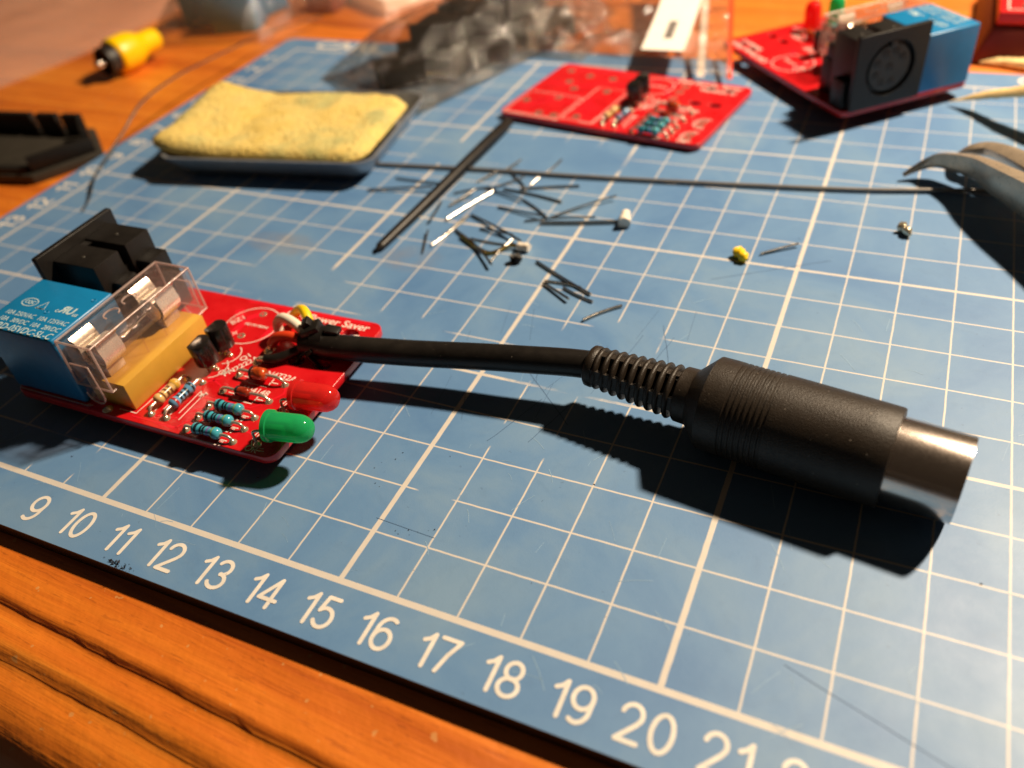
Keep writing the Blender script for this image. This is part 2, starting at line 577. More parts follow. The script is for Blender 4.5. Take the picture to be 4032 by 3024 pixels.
def tube(path, r, n=10, sq=(1, 1), cap=True, up=V((0, 0, 1))):
    P = [V(p) for p in path]
    rr = r if isinstance(r, (list, tuple)) else [r] * len(P)
    vs, fs = [], []
    a = None
    for i, p in enumerate(P):
        d = (P[min(i + 1, len(P) - 1)] - P[max(i - 1, 0)]).normalized()
        if a is None:
            a, b = frame(d, up)
        else:
            a = (a - d * a.dot(d)).normalized()
            b = d.cross(a)
        for k in range(n):
            an = 2 * math.pi * k / n
            vs.append(p + (a * math.cos(an) * sq[0] + b * math.sin(an) * sq[1]) * rr[i])
    for i in range(len(P) - 1):
        for k in range(n):
            fs.append((i * n + k, i * n + (k + 1) % n, (i + 1) * n + (k + 1) % n, (i + 1) * n + k))
    if cap:
        fs.append(tuple(range(n)))
        fs.append(tuple(reversed(range((len(P) - 1) * n, len(P) * n))))
    return vs, fs


def dome(p, r, h, n=10, e=(0, 0, 1)):
    return lathe([(-0.01, r), (h * .35, r * .92), (h * .7, r * .62), (h * .93, r * .28), (h, 0.001)], p, e, n)


def rrect(x0, x1, y0, y1, r, k=5):
    pts = []
    for cx, cy, a0 in ((x1 - r, y0 + r, -90), (x1 - r, y1 - r, 0), (x0 + r, y1 - r, 90), (x0 + r, y0 + r, 180)):
        for i in range(k + 1):
            a = R(a0 + 90 * i / k)
            pts.append((cx + r * math.cos(a), cy + r * math.sin(a)))
    return pts


def ell(cx, cy, rx, ry, n=16):
    return [(cx + rx * math.cos(2 * math.pi * i / n), cy + ry * math.sin(2 * math.pi * i / n)) for i in range(n)]


def plate(name, outer, holes, z0, z1, mat, parent, bevel=0.012):
    """flat plate with real holes"""
    cu = bpy.data.curves.new(name, 'CURVE')
    cu.dimensions = '2D'
    cu.fill_mode = 'BOTH'
    for lp in [outer] + list(holes):
        sp = cu.splines.new('POLY')
        sp.points.add(len(lp) - 1)
        for q, (x, y) in zip(sp.points, lp):
            q.co = (x * S, y * S, 0, 1)
        sp.use_cyclic_u = True
    cu.extrude = (z1 - z0) / 2 * S - bevel * S
    cu.bevel_depth = bevel * S
    cu.bevel_resolution = 1
    cu.offset = -bevel * S
    o = bpy.data.objects.new(name + "_tmp", cu)
    me = bpy.data.meshes.new_from_object(o)
    me.name = name
    bpy.data.objects.remove(o)
    bpy.data.curves.remove(cu)
    for v in me.vertices:
        v.co.z += (z0 + z1) / 2 * S
    me.materials.clear()
    me.materials.append(mat)
    ob = bpy.data.objects.new(name, me)
    COL.objects.link(ob)
    ob.parent = parent
    return ob


def text_geo(s, size, bold=0.0, sx=1.0, align='CENTER', shear=0.0):
    cu = bpy.data.curves.new("t", 'FONT')
    cu.body = s
    cu.size = size
    cu.align_x = align
    cu.align_y = 'CENTER'
    cu.offset = bold
    cu.shear = shear
    cu.resolution_u = 3
    o = bpy.data.objects.new("t", cu)
    me = bpy.data.meshes.new_from_object(o)
    vs = [(v.co.x * sx, v.co.y, 0) for v in me.vertices]
    fs = [tuple(p.vertices) for p in me.polygons]
    bpy.data.objects.remove(o)
    bpy.data.curves.remove(cu)
    bpy.data.meshes.remove(me)
    return vs, fs


def place(g, x, y, z, rot=0, flipx=False):
    c, s_ = math.cos(R(rot)), math.sin(R(rot))
    out = []
    for v in g[0]:
        vx = -v[0] if flipx else v[0]
        out.append((x + vx * c - v[1] * s_, y + vx * s_ + v[1] * c, z + v[2]))
    return out, g[1]


def mk_flat(name, g, mat, parent, lift=0.0):
    me = bpy.data.meshes.new(name)
    me.from_pydata([(v[0] * S, v[1] * S, (v[2] + lift) * S) for v in g[0]], [], g[1])
    bm = bmesh.new()
    bm.from_mesh(me)
    bmesh.ops.recalc_face_normals(bm, faces=bm.faces)
    if bm.faces and sum(f.normal.z * f.calc_area() for f in bm.faces) < 0:
        bmesh.ops.reverse_faces(bm, faces=bm.faces)
    bm.to_mesh(me)
    bm.free()
    me.materials.append(mat)
    o = bpy.data.objects.new(name, me)
    COL.objects.link(o)
    if parent:
        o.parent = parent
    return o


def ribbon(pts, wd, z):
    """flat printed line through the 2D points"""
    vs, fs = [], []
    P = [V((p[0], p[1])) for p in pts]
    for i, p in enumerate(P):
        d = (P[min(i + 1, len(P) - 1)] - P[max(i - 1, 0)]).normalized()
        nrm = V((-d.y, d.x)) * wd / 2
        vs += [(p.x + nrm.x, p.y + nrm.y, z), (p.x - nrm.x, p.y - nrm.y, z)]
    for i in range(len(P) - 1):
        fs.append((2 * i, 2 * i + 1, 2 * i + 3, 2 * i + 2))
    return vs, fs


def arc(cx, cy, r, a0, a1, n=28):
    return [(cx + r * math.cos(R(a0 + (a1 - a0) * i / n)), cy + r * math.sin(R(a0 + (a1 - a0) * i / n))) for i in range(n + 1)]


def empty(name, loc=(0, 0, 0), rz=0, rot=None, label=None, cat=None, group=None):
    o = bpy.data.objects.new(name, None)
    COL.objects.link(o)
    o.empty_display_size = 0.005
    o.location = V(loc) * S
    o.rotation_euler = rot if rot else (0, 0, R(rz))
    tag(o, label, cat, group)
    return o


def tag(o, label=None, cat=None, group=None, kind=None):
    if label:
        o["label"] = label
    if cat:
        o["category"] = cat
    if group:
        o["group"] = group
    if kind:
        o["kind"] = kind
    return o


# ================================================================== SETTING: desk with a moulded front edge
DZ = -0.30
ea = R(-2.6)                     # the desk edge runs slightly askew to the mat
prof = [(60, 0), (0, 0), (-0.07, -0.012), (-0.12, -0.045), (-0.16, -0.12), (-0.27, -0.15), (-0.45, -0.14), (-0.60, -0.15), (-0.74, -0.21),
        (-0.81, -0.31), (-0.90, -0.35), (-1.05, -0.36), (-1.35, -0.45), (-1.62, -0.64), (-1.80, -0.85), (-1.86, -1.5), (-1.86, -3.2)]
vs, fs = [], []
NX = 420
for i in range(NX + 1):
    xx = -60 + 140 * i / NX
    for (d, h) in prof:
        wob = 0.03 * noise.noise(V((xx * 0.6, d * 2, 3))) + .02 * noise.noise(V((xx * 4.1, d, 7))) if d <= 0.0 else 0
        px = xx + math.sin(ea) * -d
        py = -1.92 + math.tan(ea) * (xx - 9.4) + d + wob
        vs.append((px, py, DZ + h))
n = len(prof)
for i in range(NX):
    for k in range(n - 1):
        fs.append((i * n + k, i * n + k + 1, (i + 1) * n + k + 1, (i + 1) * n + k))
desk = mk("desk", vs, fs, M['wood'], None, 60)
tag(desk, "orange varnished pine desk top with a moulded front edge", None, None, "structure")

# ================================================================== cutting mat
mroot = empty("cutting_mat", (15, 10, -0.3), 0, None, "blue cutting mat printed with a cream centimetre grid and numbers", "cutting mat")
out = rrect(-1.05, 31.05, -1.05, 21.05, 0.35, 6)
nO = len(out)
top = [(x, y, 0.0) for x, y in out]
sl = mk("base_layer", [(x - 15, y - 10, z + 0.3) for x, y, z in
                       [(x, y, -0.298) for x, y in out] + [(x, y, -0.035) for x, y in out]],
        [tuple(reversed(range(nO)))] + [(i, (i + 1) % nO, nO + (i + 1) % nO, nO + i) for i in range(nO)] + [tuple(range(nO, 2 * nO))],
        M['matside'], mroot)
tp = mk("printed_surface", [(x, y, z) for x, y, z in [(x, y, -0.034) for x, y in out]] + top,
        [(i, (i + 1) % nO, nO + (i + 1) % nO, nO + i) for i in range(nO)] + [tuple(range(nO, 2 * nO))],
        M['mat'], mroot)
tp.location = V((-15, -10, 0.3)) * S
ZP = 0.004


def digit_strokes(d):
    def el(cx, cy, rx, ry, a0, a1, n=14):
        return [(cx + rx * math.cos(R(a0 + (a1 - a0) * i / n)), cy + ry * math.sin(R(a0 + (a1 - a0) * i / n))) for i in range(n + 1)]
    return {
        '0': [el(.3, .5, .27, .5, 0, 360, 28)],
        '1': [[(.10, .76), (.24, .84), (.36, 1.0)], [(.36, 1.0), (.36, 0)]],
        '2': [el(.3, .72, .26, .28, 170, -20, 16) + [(.46, .48), (.04, 0)], [(.04, 0), (.58, 0)]],
        '3': [el(.29, .75, .24, .25, 155, -90, 16), el(.29, .26, .28, .26, 90, -155, 18)],
        '4': [[(.42, 0), (.42, 1.0)], [(.42, 1.0), (.0, .27)], [(.0, .27), (.6, .27)]],
        '5': [[(.52, 1.0), (.14, 1.0)], [(.14, 1.0), (.07, .52)], el(.29, .32, .28, .32, 140, -150, 20)],
        '6': [el(.3, .31, .27, .31, 0, 360, 24), [(.03, .34)] + el(.34, .62, .30, .38, 190, 60, 12)],
        '7': [[(.02, 1.0), (.58, 1.0)], [(.58, 1.0), (.36, .52), (.22, 0)]],
        '8': [el(.3, .75, .23, .25, 0, 360, 22), el(.3, .26, .28, .26, 0, 360, 24)],
        '9': [el(.3, .69, .27, .31, 0, 360, 24), [(.57, .66)] + el(.26, .38, .30, .38, 10, -120, 12)],
    }[d]


def ruler_text(s, h, wd):
    gs, x, zz = [], 0.0, 0.0
    for ch in s:
        if ch == '1':
            x -= .04 * h
        for pl in digit_strokes(ch):
            pts = [(x + px * h, py * h) for px, py in pl]
            gs.append(ribbon(pts, wd, zz))
            zz += .0003
            if len(s) > 0:
                for (ex, ey) in (pts[0], pts[-1]):
                    gs.append(([(ex + wd / 2 * math.cos(R(a)), ey + wd / 2 * math.sin(R(a)), zz) for a in range(0, 360, 30)], [tuple(range(12))]))
                    zz += .0003
        x += (.58 if ch == '1' else .82) * h
    v, f = join(*gs)
    wdt = max(p[0] for p in v)
    return [(p[0] - wdt / 2, p[1] - h / 2, p[2]) for p in v], f


moff = V((-15, -10, 0.3)) * S
for k in range(1, 30):
    if not 9 <= k <= 26:
        continue
    o = mk_flat("ruler_number", place(ruler_text(str(k), 0.50, 0.066), k + 0.0, -0.56, ZP), M['print'], mroot)
    o.location = moff
for k in range(1, 20):
    o = mk_flat("ruler_number", place(ruler_text(str(k), 0.52, 0.08), -0.52, 20 - k, ZP, 90), M['print'], mroot)
    o.location = moff
o = mk_flat("maker_lettering", place(text_geo("CARL", 0.92, 0.02, 1.3), 2.05, 20.5, ZP), M['print'], mroot)
o.location = moff
o = mk_flat("maker_lettering", place(text_geo("C", 0.95, 0.0, 1.1), 24.35, 20.55, ZP), M['print'], mroot)
o.location = moff
# knife cuts and scuffs
rs = random.Random(5)
cuts = [(16.4, 4.7, 15.9, 3.4), (16.95, 4.75, 16.6, 3.6), (17.6, 7.0, 17.35, 5.2), (18.2, 7.1, 17.9, 5.6), (17.9, 7.4, 18.6, 5.5), (15.9, 5.3, 17.1, 4.2), (14.0, 3.9, 13.9, 3.7), (20.6, 10.5, 18.4, 9.2),
        (21.4, 0.9, 24.8, -0.2), (14.9, 1.25, 16.0, 1.2)]
g = []
for x0, y0, x1, y1 in cuts:
    g.append(ribbon([(x0 + (x1 - x0) * t / 6 + rs.uniform(-.012, .012), y0 + (y1 - y0) * t / 6) for t in range(7)], 0.012, 0.003))
for i in range(14):
    x, y, a, ln = rs.uniform(14, 20), rs.uniform(4.2, 8.2), rs.uniform(-2.0, -1.2), rs.uniform(.2, 1.1)
    g.append(ribbon([(x, y), (x + math.cos(a) * ln, y + math.sin(a) * ln)], 0.007, 0.0028))
o = mk_flat("knife_cut", join(*g), M['scrdark'], mroot)
o.location = moff
o["kind"] = "stuff"
g = []
for i in range(150):
    x, y, a, ln = rs.uniform(6, 25), rs.uniform(-.8, 9), rs.uniform(0, 3.14), rs.uniform(.06, .55)
    g.append(ribbon([(x, y), (x + math.cos(a) * ln * .5, y + math.sin(a) * ln * .5 + .02), (x + math.cos(a) * ln, y + math.sin(a) * ln)], rs.uniform(.005, .012), 0.0025))
for i in range(0):
    g.append(ribbon([(8.3 + rs.uniform(-1, 1), .1 + rs.uniform(-.3, .3)), (8.3 + rs.uniform(-1, 1), .1 + rs.uniform(-.4, .3))], 0.02, 0.0026))
o = mk_flat("scuff_mark", join(*g), M['scrlight'], mroot)
o.location = moff
o["kind"] = "stuff"
# crumbs
g = []
spots = [(14.35, 2.35), (14.55, 2.5), (14.3, 2.2), (14.5, 1.9), (14.6, 1.85), (14.0, 1.7), (15.35, 1.12), (15.55, 1.2), (15.6, 1.12), (15.7, 1.22), (15.42, 1.08), (15.85, 1.3), (15.95, 1.35), (18.0, 3.05), (18.1, 2.95), (17.35, 2.45),
         (14.7, 3.9), (16.0, 0.55), (19.0, 1.85), (24.3, 1.7)]
for (x, y) in spots + [(rs.uniform(7, 25), rs.uniform(-.8, 12)) for _ in range(45)]:
    r_ = rs.uniform(.008, .021)
    nn = [(x + rs.uniform(-1, 1) * r_ * 1.6, y + rs.uniform(-1, 1) * r_, rs.uniform(0.004, r_)) for _ in range(4)]
    g.append((nn, [(0, 1, 2), (0, 3, 1), (1, 3, 2), (0, 2, 3)]))
for i in range(40):
    x, y = 11.35 + rs.gauss(0, .13), -0.98 + rs.gauss(0, .04)
    r_ = rs.uniform(.01, .03)
    nn = [(x + rs.uniform(-1, 1) * r_ * 1.6, y + rs.uniform(-1, 1) * r_, rs.uniform(0.004, r_ * 1.6)) for _ in range(4)]
    g.append((nn, [(0, 1, 2), (0, 3, 1), (1, 3, 2), (0, 2, 3)]))
o = mk("dark_crumbs", *join(*g), M['crumb'])
tag(o, "tiny dark crumbs scattered over the blue cutting mat", "crumbs", None, "stuff")


# ================================================================== circuit boards
BU, BV = 6.3, 3.9


def lead_pair(ends, body, axis_h, r=0.028, parent=None):
    """two bent leads with their solder joints; ends: pads, body: body end points"""
    for pad, be in zip(ends, body):
        pad, be = V(pad), V(be)
        mid = V((pad.x * .72 + be.x * .28, pad.y * .72 + be.y * .28, be.z * 0.98))
        g = tube(bez([be, mid, V((pad.x, pad.y, be.z * .45)), V((pad.x, pad.y, -0.02))], 5), r, 8)
        o = mk("lead", *g, M['tin'], parent, 60)
        j = mk("solder_joint", *join(lathe([(0.001, .082), (.012, .078), (.045, .05), (.07, r * 1.2), (.075, .001)], (pad.x, pad.y, 0.0), (0, 0, 1), 14)), M['solder'], parent, 60)


def resistor(root, a, b, col, bands, h=0.135):
    a, b = V((a[0], a[1], 0)), V((b[0], b[1], 0))
    d = (b - a).normalized()
    mid = (a + b) / 2 + V((0, 0, h))
    L = 0.62
    p0 = mid - d * L / 2
    prof = [(0, .03), (.012, .07), (.04, .10), (.09, .112), (.14, .105), (.18, .085), (.24, .082), (.38, .082), (.44, .085), (.48, .105), (.53, .112), (.58, .10), (.608, .07), (.62, .03)]
    o = mk("resistor", *lathe(prof, p0, d, 20), M[col], root, 50)
    def rad(t):
        for (t0, r0), (t1, r1) in zip(prof, prof[1:]):
            if t0 <= t <= t1:
                return r0 + (r1 - r0) * (t - t0) / (t1 - t0)
    for t, cc, wd in bands:
        ks = [t - wd / 2 + wd * q / 4 for q in range(5)]
        mk("colour_band", *lathe([(k, rad(k) + .0035) for k in ks], p0, d, 20, closed=False), M[cc], o, 60)
    lead_pair([a, b], [p0, p0 + d * L], h, .028, o)
    return o


def diode(root, a, b, mat, r, L, h):
    a, b = V((a[0], a[1], 0)), V((b[0], b[1], 0))
    d = (b - a).normalized()
    mid = (a + b) / 2 + V((0, 0, h)) - d * 0.02
    p0 = mid - d * L / 2
    o = mk("diode", *lathe([(0, .03), (.01, r * .7), (.05, r), (L - .05, r), (L - .01, r * .7), (L, .03)], p0, d, 20), M[mat], root, 50)
    mk("cathode_band", *lathe([(.045, r * .96 + .006), (.05, r + .004), (.10, r + .004)], p0, d, 20, closed=False), M['bk'], o, 60)
    lead_pair([a, b], [p0, p0 + d * L], h, .03, o)
    return o


def transistor(root, u, v, tilt=(0, 0)):
    r, zb, zt = .235, .2, .68
    out = []
    for i in range(19):
        an = R(-128 + 256 * i / 18)
        out.append((r * math.cos(an), r * math.sin(an)))
    mt = Matrix.Translation((u, v, 0)) @ Matrix.Rotation(R(tilt[0]), 4, 'X') @ Matrix.Rotation(R(tilt[1]), 4, 'Y')
    vs = [(x * 1.02, y * 1.02, zb) for x, y in out] + [(x * .95, y * .95, zt) for x, y in out]
    n = len(out)
    fs = [tuple(reversed(range(n))), tuple(range(n, 2 * n))] + [(i, (i + 1) % n, n + (i + 1) % n, n + i) for i in range(n)]
    o = mk("transistor", *xf((vs, fs), mt), M['blackgloss'], root, 35, 0.015, 2)
    for k in (-1, 0, 1):
        q = mt @ V((-.05, 0, zb + .02))
        p = V((u + .127 * k, v - .02 + (0.03 if k == 0 else 0), 0))
        mk("lead", *tube(bez([q + V((.06 * k, 0, 0)), V((p.x, p.y, .1)), V((p.x, p.y, -.01))], 4), .022, 6), M['tin'], o, 60)
        mk("solder_joint", *dome((p.x, p.y, 0), .055, .05), M['solder'], o, 60)
    return o


def led_flat(root, u, v, mat, yaw, w=0.35):
    """LED bent over the edge of the board"""
    d = V((math.cos(R(yaw)), math.sin(R(yaw)), 0.0))
    p0 = V((u, v, w))
    prof = [(0, .001), (0.002, .27), (.01, .288), (.09, .288), (.10, .255), (.60, .25), (.68, .238), (.76, .205), (.82, .155), (.855, .09), (.866, .001)]
    o = mk("light_emitting_diode", *lathe(prof, p0, d, 28, closed=False), M[mat], root, 40)
    mk("lead_frame", *join(*[xf(box(0, .34 + .06 * q, -.06, .06, -.09, .09), Matrix.Translation(p0 + V((-d.y, d.x, 0)) * (.09 * (2 * q - 1)) + d * .02) @ Matrix.Rotation(R(yaw), 4, 'Z')) for q in (0, 1)]), M['clip'], o, 30, .01)
    for s_ in (-1, 1):
        b = p0 + V((-d.y, d.x, 0)) * .127 * s_
        pad = V((u - .2, v - .06 + .127 * s_, 0))
        mk("lead", *tube(bez([b, V((pad.x + .03, pad.y, w - .02)), V((pad.x - .01, pad.y, w * .5)), V((pad.x, pad.y, -.02))], 5), .027, 8), M['tin'], o, 60)
        mk("solder_joint", *dome((pad.x, pad.y, 0), .085, .075), M['solder'], o, 60)
    return o


def led_up(root, u, v, mat, h0=.14):
    prof = [(0, .001), (0.002, .27), (.01, .288), (.09, .288), (.10, .255), (.60, .25), (.68, .238), (.76, .205), (.82, .155), (.855, .09), (.866, .001)]
    o = mk("light_emitting_diode", *lathe(prof, (u, v, h0), (0.04, 0.02, 1), 24, closed=False), M[mat], root, 40)
    for s_ in (-1, 1):
        mk("lead", *tube([(u, v + .127 * s_, -.02), (u, v + .127 * s_, h0 + .05)], .027, 6), M['tin'], o, 60)
    return o


def relay(root):
    o = mk("relay", *box(-.03, 1.87, .12, 1.67, 0.0, 1.52), M['relay'], root, 30, .05, 3)
    zt = 1.524
    ink = []
    ink.append(place(text_geo("10A 250VAC  10A 125VAC", .165, .002, .86, 'RIGHT'), 1.80, .60, zt))
    ink.append(place(text_geo("10A  30VDC  10A  28VDC", .165, .002, .86, 'RIGHT'), 1.80, .41, zt))
    ink.append(place(text_geo("SRD-05VDC-SL-C", .225, .003, .9, 'RIGHT'), 1.80, .215, zt))
    ink.append(place(text_geo("c", .16, .003), 1.22, .90, zt))
    ink.append(place(text_geo("R", .26, .012), 1.36, .95, zt, 0, True))
    ink.append(place(text_geo("U", .26, .012), 1.53, .94, zt))
    ink.append(place(text_geo("us", .15, .003), 1.71, .88, zt))
    ink.append(place(text_geo("CQC", .12, .004, .95), .43, .96, zt))
    ink.append(ribbon([(.43 + .19 * math.cos(R(a)), .96 + .115 * math.sin(R(a))) for a in range(0, 361, 15)], .022, zt))
    ink.append(ribbon([(.70, .85), (.92, .85), (.83, 1.06), (.70, .85), (.92, .85)], .03, zt))
    mk_flat("printed_rating", join(*ink), M['relayink'], o)
    for (u, v) in ((1.71, 1.36), (1.05, .80)):
        mk("moulding_dimple", *lathe([(0, .055), (.008, .05), (.008, .035), (.002, .03)], (u, v, 1.521), (0, 0, 1), 14, closed=False), M['relay'], o, 50)
    return o


def fuse_holder(root):
    o = mk("fuse_holder", *join(box(2.02, 2.98, .27, 2.50, 0, .60)), M['ochre'], root, 30, .02, 2)
    # clips: sprung metal cradles at each end
    for v0, v1 in ((.36, .86), (1.90, 2.40)):
        prof = []
        for i in range(15):
            a = R(-205 + 230 * i / 14)
            prof.append((2.40 + .275 * math.cos(a), 1.05 + .275 * math.sin(a)))
        prof = [(2.02, 1.40), (2.10, 1.32)] + prof + [(2.62, 1.32), (2.71, 1.42)]
        vs, fs = [], []
        for t in (0, .022):
            for vv in (v0, v1):
                for (u, w_) in prof:
                    du, dw = u - 2.4, w_ - 1.05
                    k = 1 + t / max(.2, math.hypot(du, dw))
                    vs.append((2.4 + du * k, vv, 1.05 + dw * k))
        n = len(prof)
        for i in range(n - 1):
            fs += [(i, i + 1, n + i + 1, n + i), (2 * n + i, 3 * n + i, 3 * n + i + 1, 2 * n + i + 1), (i, 2 * n + i, 2 * n + i + 1, i + 1), (n + i, n + i + 1, 3 * n + i + 1, 3 * n + i)]
        mk("fuse_clip", vs, fs, M['clip'], o, 50)
        mk("clip_foot", *box(2.25, 2.55, v0 + .05, v1 - .05, .601, .80), M['tin'], o, 30, .01)
    f = mk("fuse_tube", *lathe([(0, .235), (1.1, .235)], (2.40, .88, 1.05), (0, 1, 0), 20, closed=False), M['glasstube'], o, 60)
    for v0, v1 in ((.42, .92), (1.85, 2.36)):
        mk("fuse_cap", *lathe([(0, .20), (.03, .245), (v1 - v0 - .03, .245), (v1 - v0, .20)], (2.40, v0, 1.05), (0, 1, 0), 20), M['clip'], o, 40)
    mk("fuse_element", *tube([(2.4, .9, 1.05), (2.41, 1.4, 1.03), (2.4, 1.86, 1.05)], .012, 6), M['tin'], o, 60)
    # clear cover: a real five-sided shell with end tabs
    a0, a1, b0, b1, c0, c1, th = 1.92, 2.80, .14, 2.81, .52, 1.50, .055
    vo = [(a0, b0, c0), (a1, b0, c0), (a1, b1, c0), (a0, b1, c0), (a0 + .02, b0 + .02, c1), (a1 - .02, b0 + .02, c1), (a1 - .02, b1 - .02, c1), (a0 + .02, b1 - .02, c1)]
    vi = [(a0 + th, b0 + th, c0), (a1 - th, b0 + th, c0), (a1 - th, b1 - th, c0), (a0 + th, b1 - th, c0), (a0 + th + .02, b0 + th + .02, c1 - th), (a1 - th - .02, b0 + th + .02, c1 - th), (a1 - th - .02, b1 - th - .02, c1 - th), (a0 + th + .02, b1 - th - .02, c1 - th)]
    q = [(0, 1, 5, 4), (1, 2, 6, 5), (2, 3, 7, 6), (3, 0, 4, 7), (4, 5, 6, 7)]
    fs = q + [tuple(8 + i for i in reversed(t)) for t in q] + [(0, 8, 9, 1), (1, 9, 10, 2), (2, 10, 11, 3), (3, 11, 8, 0)]
    cv = mk("clear_cover", vo + vi, fs, M['clear'], o, 30, .018, 2)
    e_ = .022  # pale bars added along the edges to imitate refracted light
    for (p, q) in ((4, 5), (5, 6), (6, 7), (7, 4), (0, 4), (1, 5), (2, 6), (3, 7), (0, 1), (1, 2), (2, 3), (3, 0)):
        mk("edge_gleam", *tube([V(vo[p]), V(vo[q])], e_, 6), M['clearedge'], cv, 60)
    for q_ in ((2.36, 1.14), (2.36, 1.62)):
        mk("embossed_mark", *tube([(2.36 + .13 * math.cos(R(a)), q_[1] + .16 * math.sin(R(a)), 1.503) for a in range(20, 300, 20)], .018, 6), M['clearedge'], cv, 60)
    # inner rib and the two rounded end tabs
    for b_ in (1.20, 1.72):
        mk("cover_rib", *box(2.73, 2.744, b_, b_ + .04, .56, 1.42), M['clear'], cv)
    for bb in (b0 - .075, b1 + .015):
        pts = [(2.16, 1.12), (2.60, 1.12)] + [(2.38 + .22 * math.cos(R(-a)), .42 + .22 * math.sin(R(-a))) for a in range(0, 181, 15)]
        n = len(pts)
        vs = [(u, bb, w_) for u, w_ in pts] + [(u, bb + .06, w_) for u, w_ in pts]
        fs = [tuple(range(n)), tuple(reversed(range(n, 2 * n)))] + [(i, n + i, n + (i + 1) % n, (i + 1) % n) for i in range(n)]
        mk("cover_tab", vs, fs, M['clear'], cv, 40, .012, 2)
        mk("edge_gleam", *tube([V((u, bb, w_)) for u, w_ in pts] , .018, 6), M['clearedge'], cv, 60)  # the same added gleam around the tab outline
        mk("tab_boss", *lathe([(0, .05), (.015, .045), (.018, .001)], (2.38, bb - .001, .47), (0, -1, 0), 12, closed=False), M['clear'], cv, 60)
    mk("solder_joint", *dome((2.40, .12, 0), .11, .06, 14), M['solder'], o, 60)
    return o


def din_socket(root):
    zb = 1.70
    g = [box(0.0, 1.12, 2.03, 2.70, 0, zb), box(0.0, 1.12, 2.90, 3.57, 0, zb), box(0.002, 1.00, 2.69, 2.91, 0, 1.28)]
    o = mk("round_pin_socket", *join(*g), M['black'], root, 30, .02, 2)
    mk("rear_block", *join(box(1.122, 1.62, 2.08, 3.52, 0, .92), box(1.122, 1.36, 2.25, 2.70, .92, 1.22), box(1.122, 1.5, 2.98, 3.50, .92, 1.30)), M['black'], o, 30, .025, 2)
    mk("side_block", *box(.16, .66, 3.572, 3.84, 0, .72), M['black'], o, 30, .02, 2)
    # face plate with a round recess
    outer = rrect(1.72, 3.78, 0.02, 1.92, .03, 2)
    cv, cw = 2.75, .97
    hole = ell(cv, cw, .70, .70, 36)
    pl = plate("face_plate", outer, [hole], -.065, .065, M['black'], o, .01)
    # plate lies in (x,y): stand it up at u = -0.1
    pl.matrix_parent_inverse = Matrix.Identity(4)
    pl.matrix_local = Matrix(((0, 0, 1, -0.07 * S), (1, 0, 0, 0), (0, 1, 0, 0), (0, 0, 0, 1)))
    mk("recess_wall", *lathe([(0, .695), (.35, .695)], (-.13, cv, cw), (1, 0, 0), 36, closed=False), M['black'], o, 60)
    mk("pin_disc", *lathe([(0, .001), (0, .58), (.02, .60), (.3, .60)], (-.10, cv, cw), (1, 0, 0), 36, closed=False), M['greypl'], o, 40)
    for k in range(8):
        a = R(-60 + 300 * k / 7) if k < 7 else 0
        rr = .40 if k < 7 else 0
        y, z = cv + rr * math.sin(a), cw + rr * math.cos(a)
        mk("pin_hole", *lathe([(0, .11), (-.012, .095), (-.012, .07), (.04, .065)], (-.102, y, z), (1, 0, 0), 12, closed=False), M['matside'], o, 50)
    mk("key_notch", *box(-.125, -.10, cv - .09, cv + .09, cw + .50, cw + .68), M['matside'], o, 30, .01)
    for (u, v) in ((.55, 2.32), (.58, 3.22)):
        mk("moulding_pip", *dome((u, v, zb), .045, .014, 12), M['greypl'], o, 60)
    return o


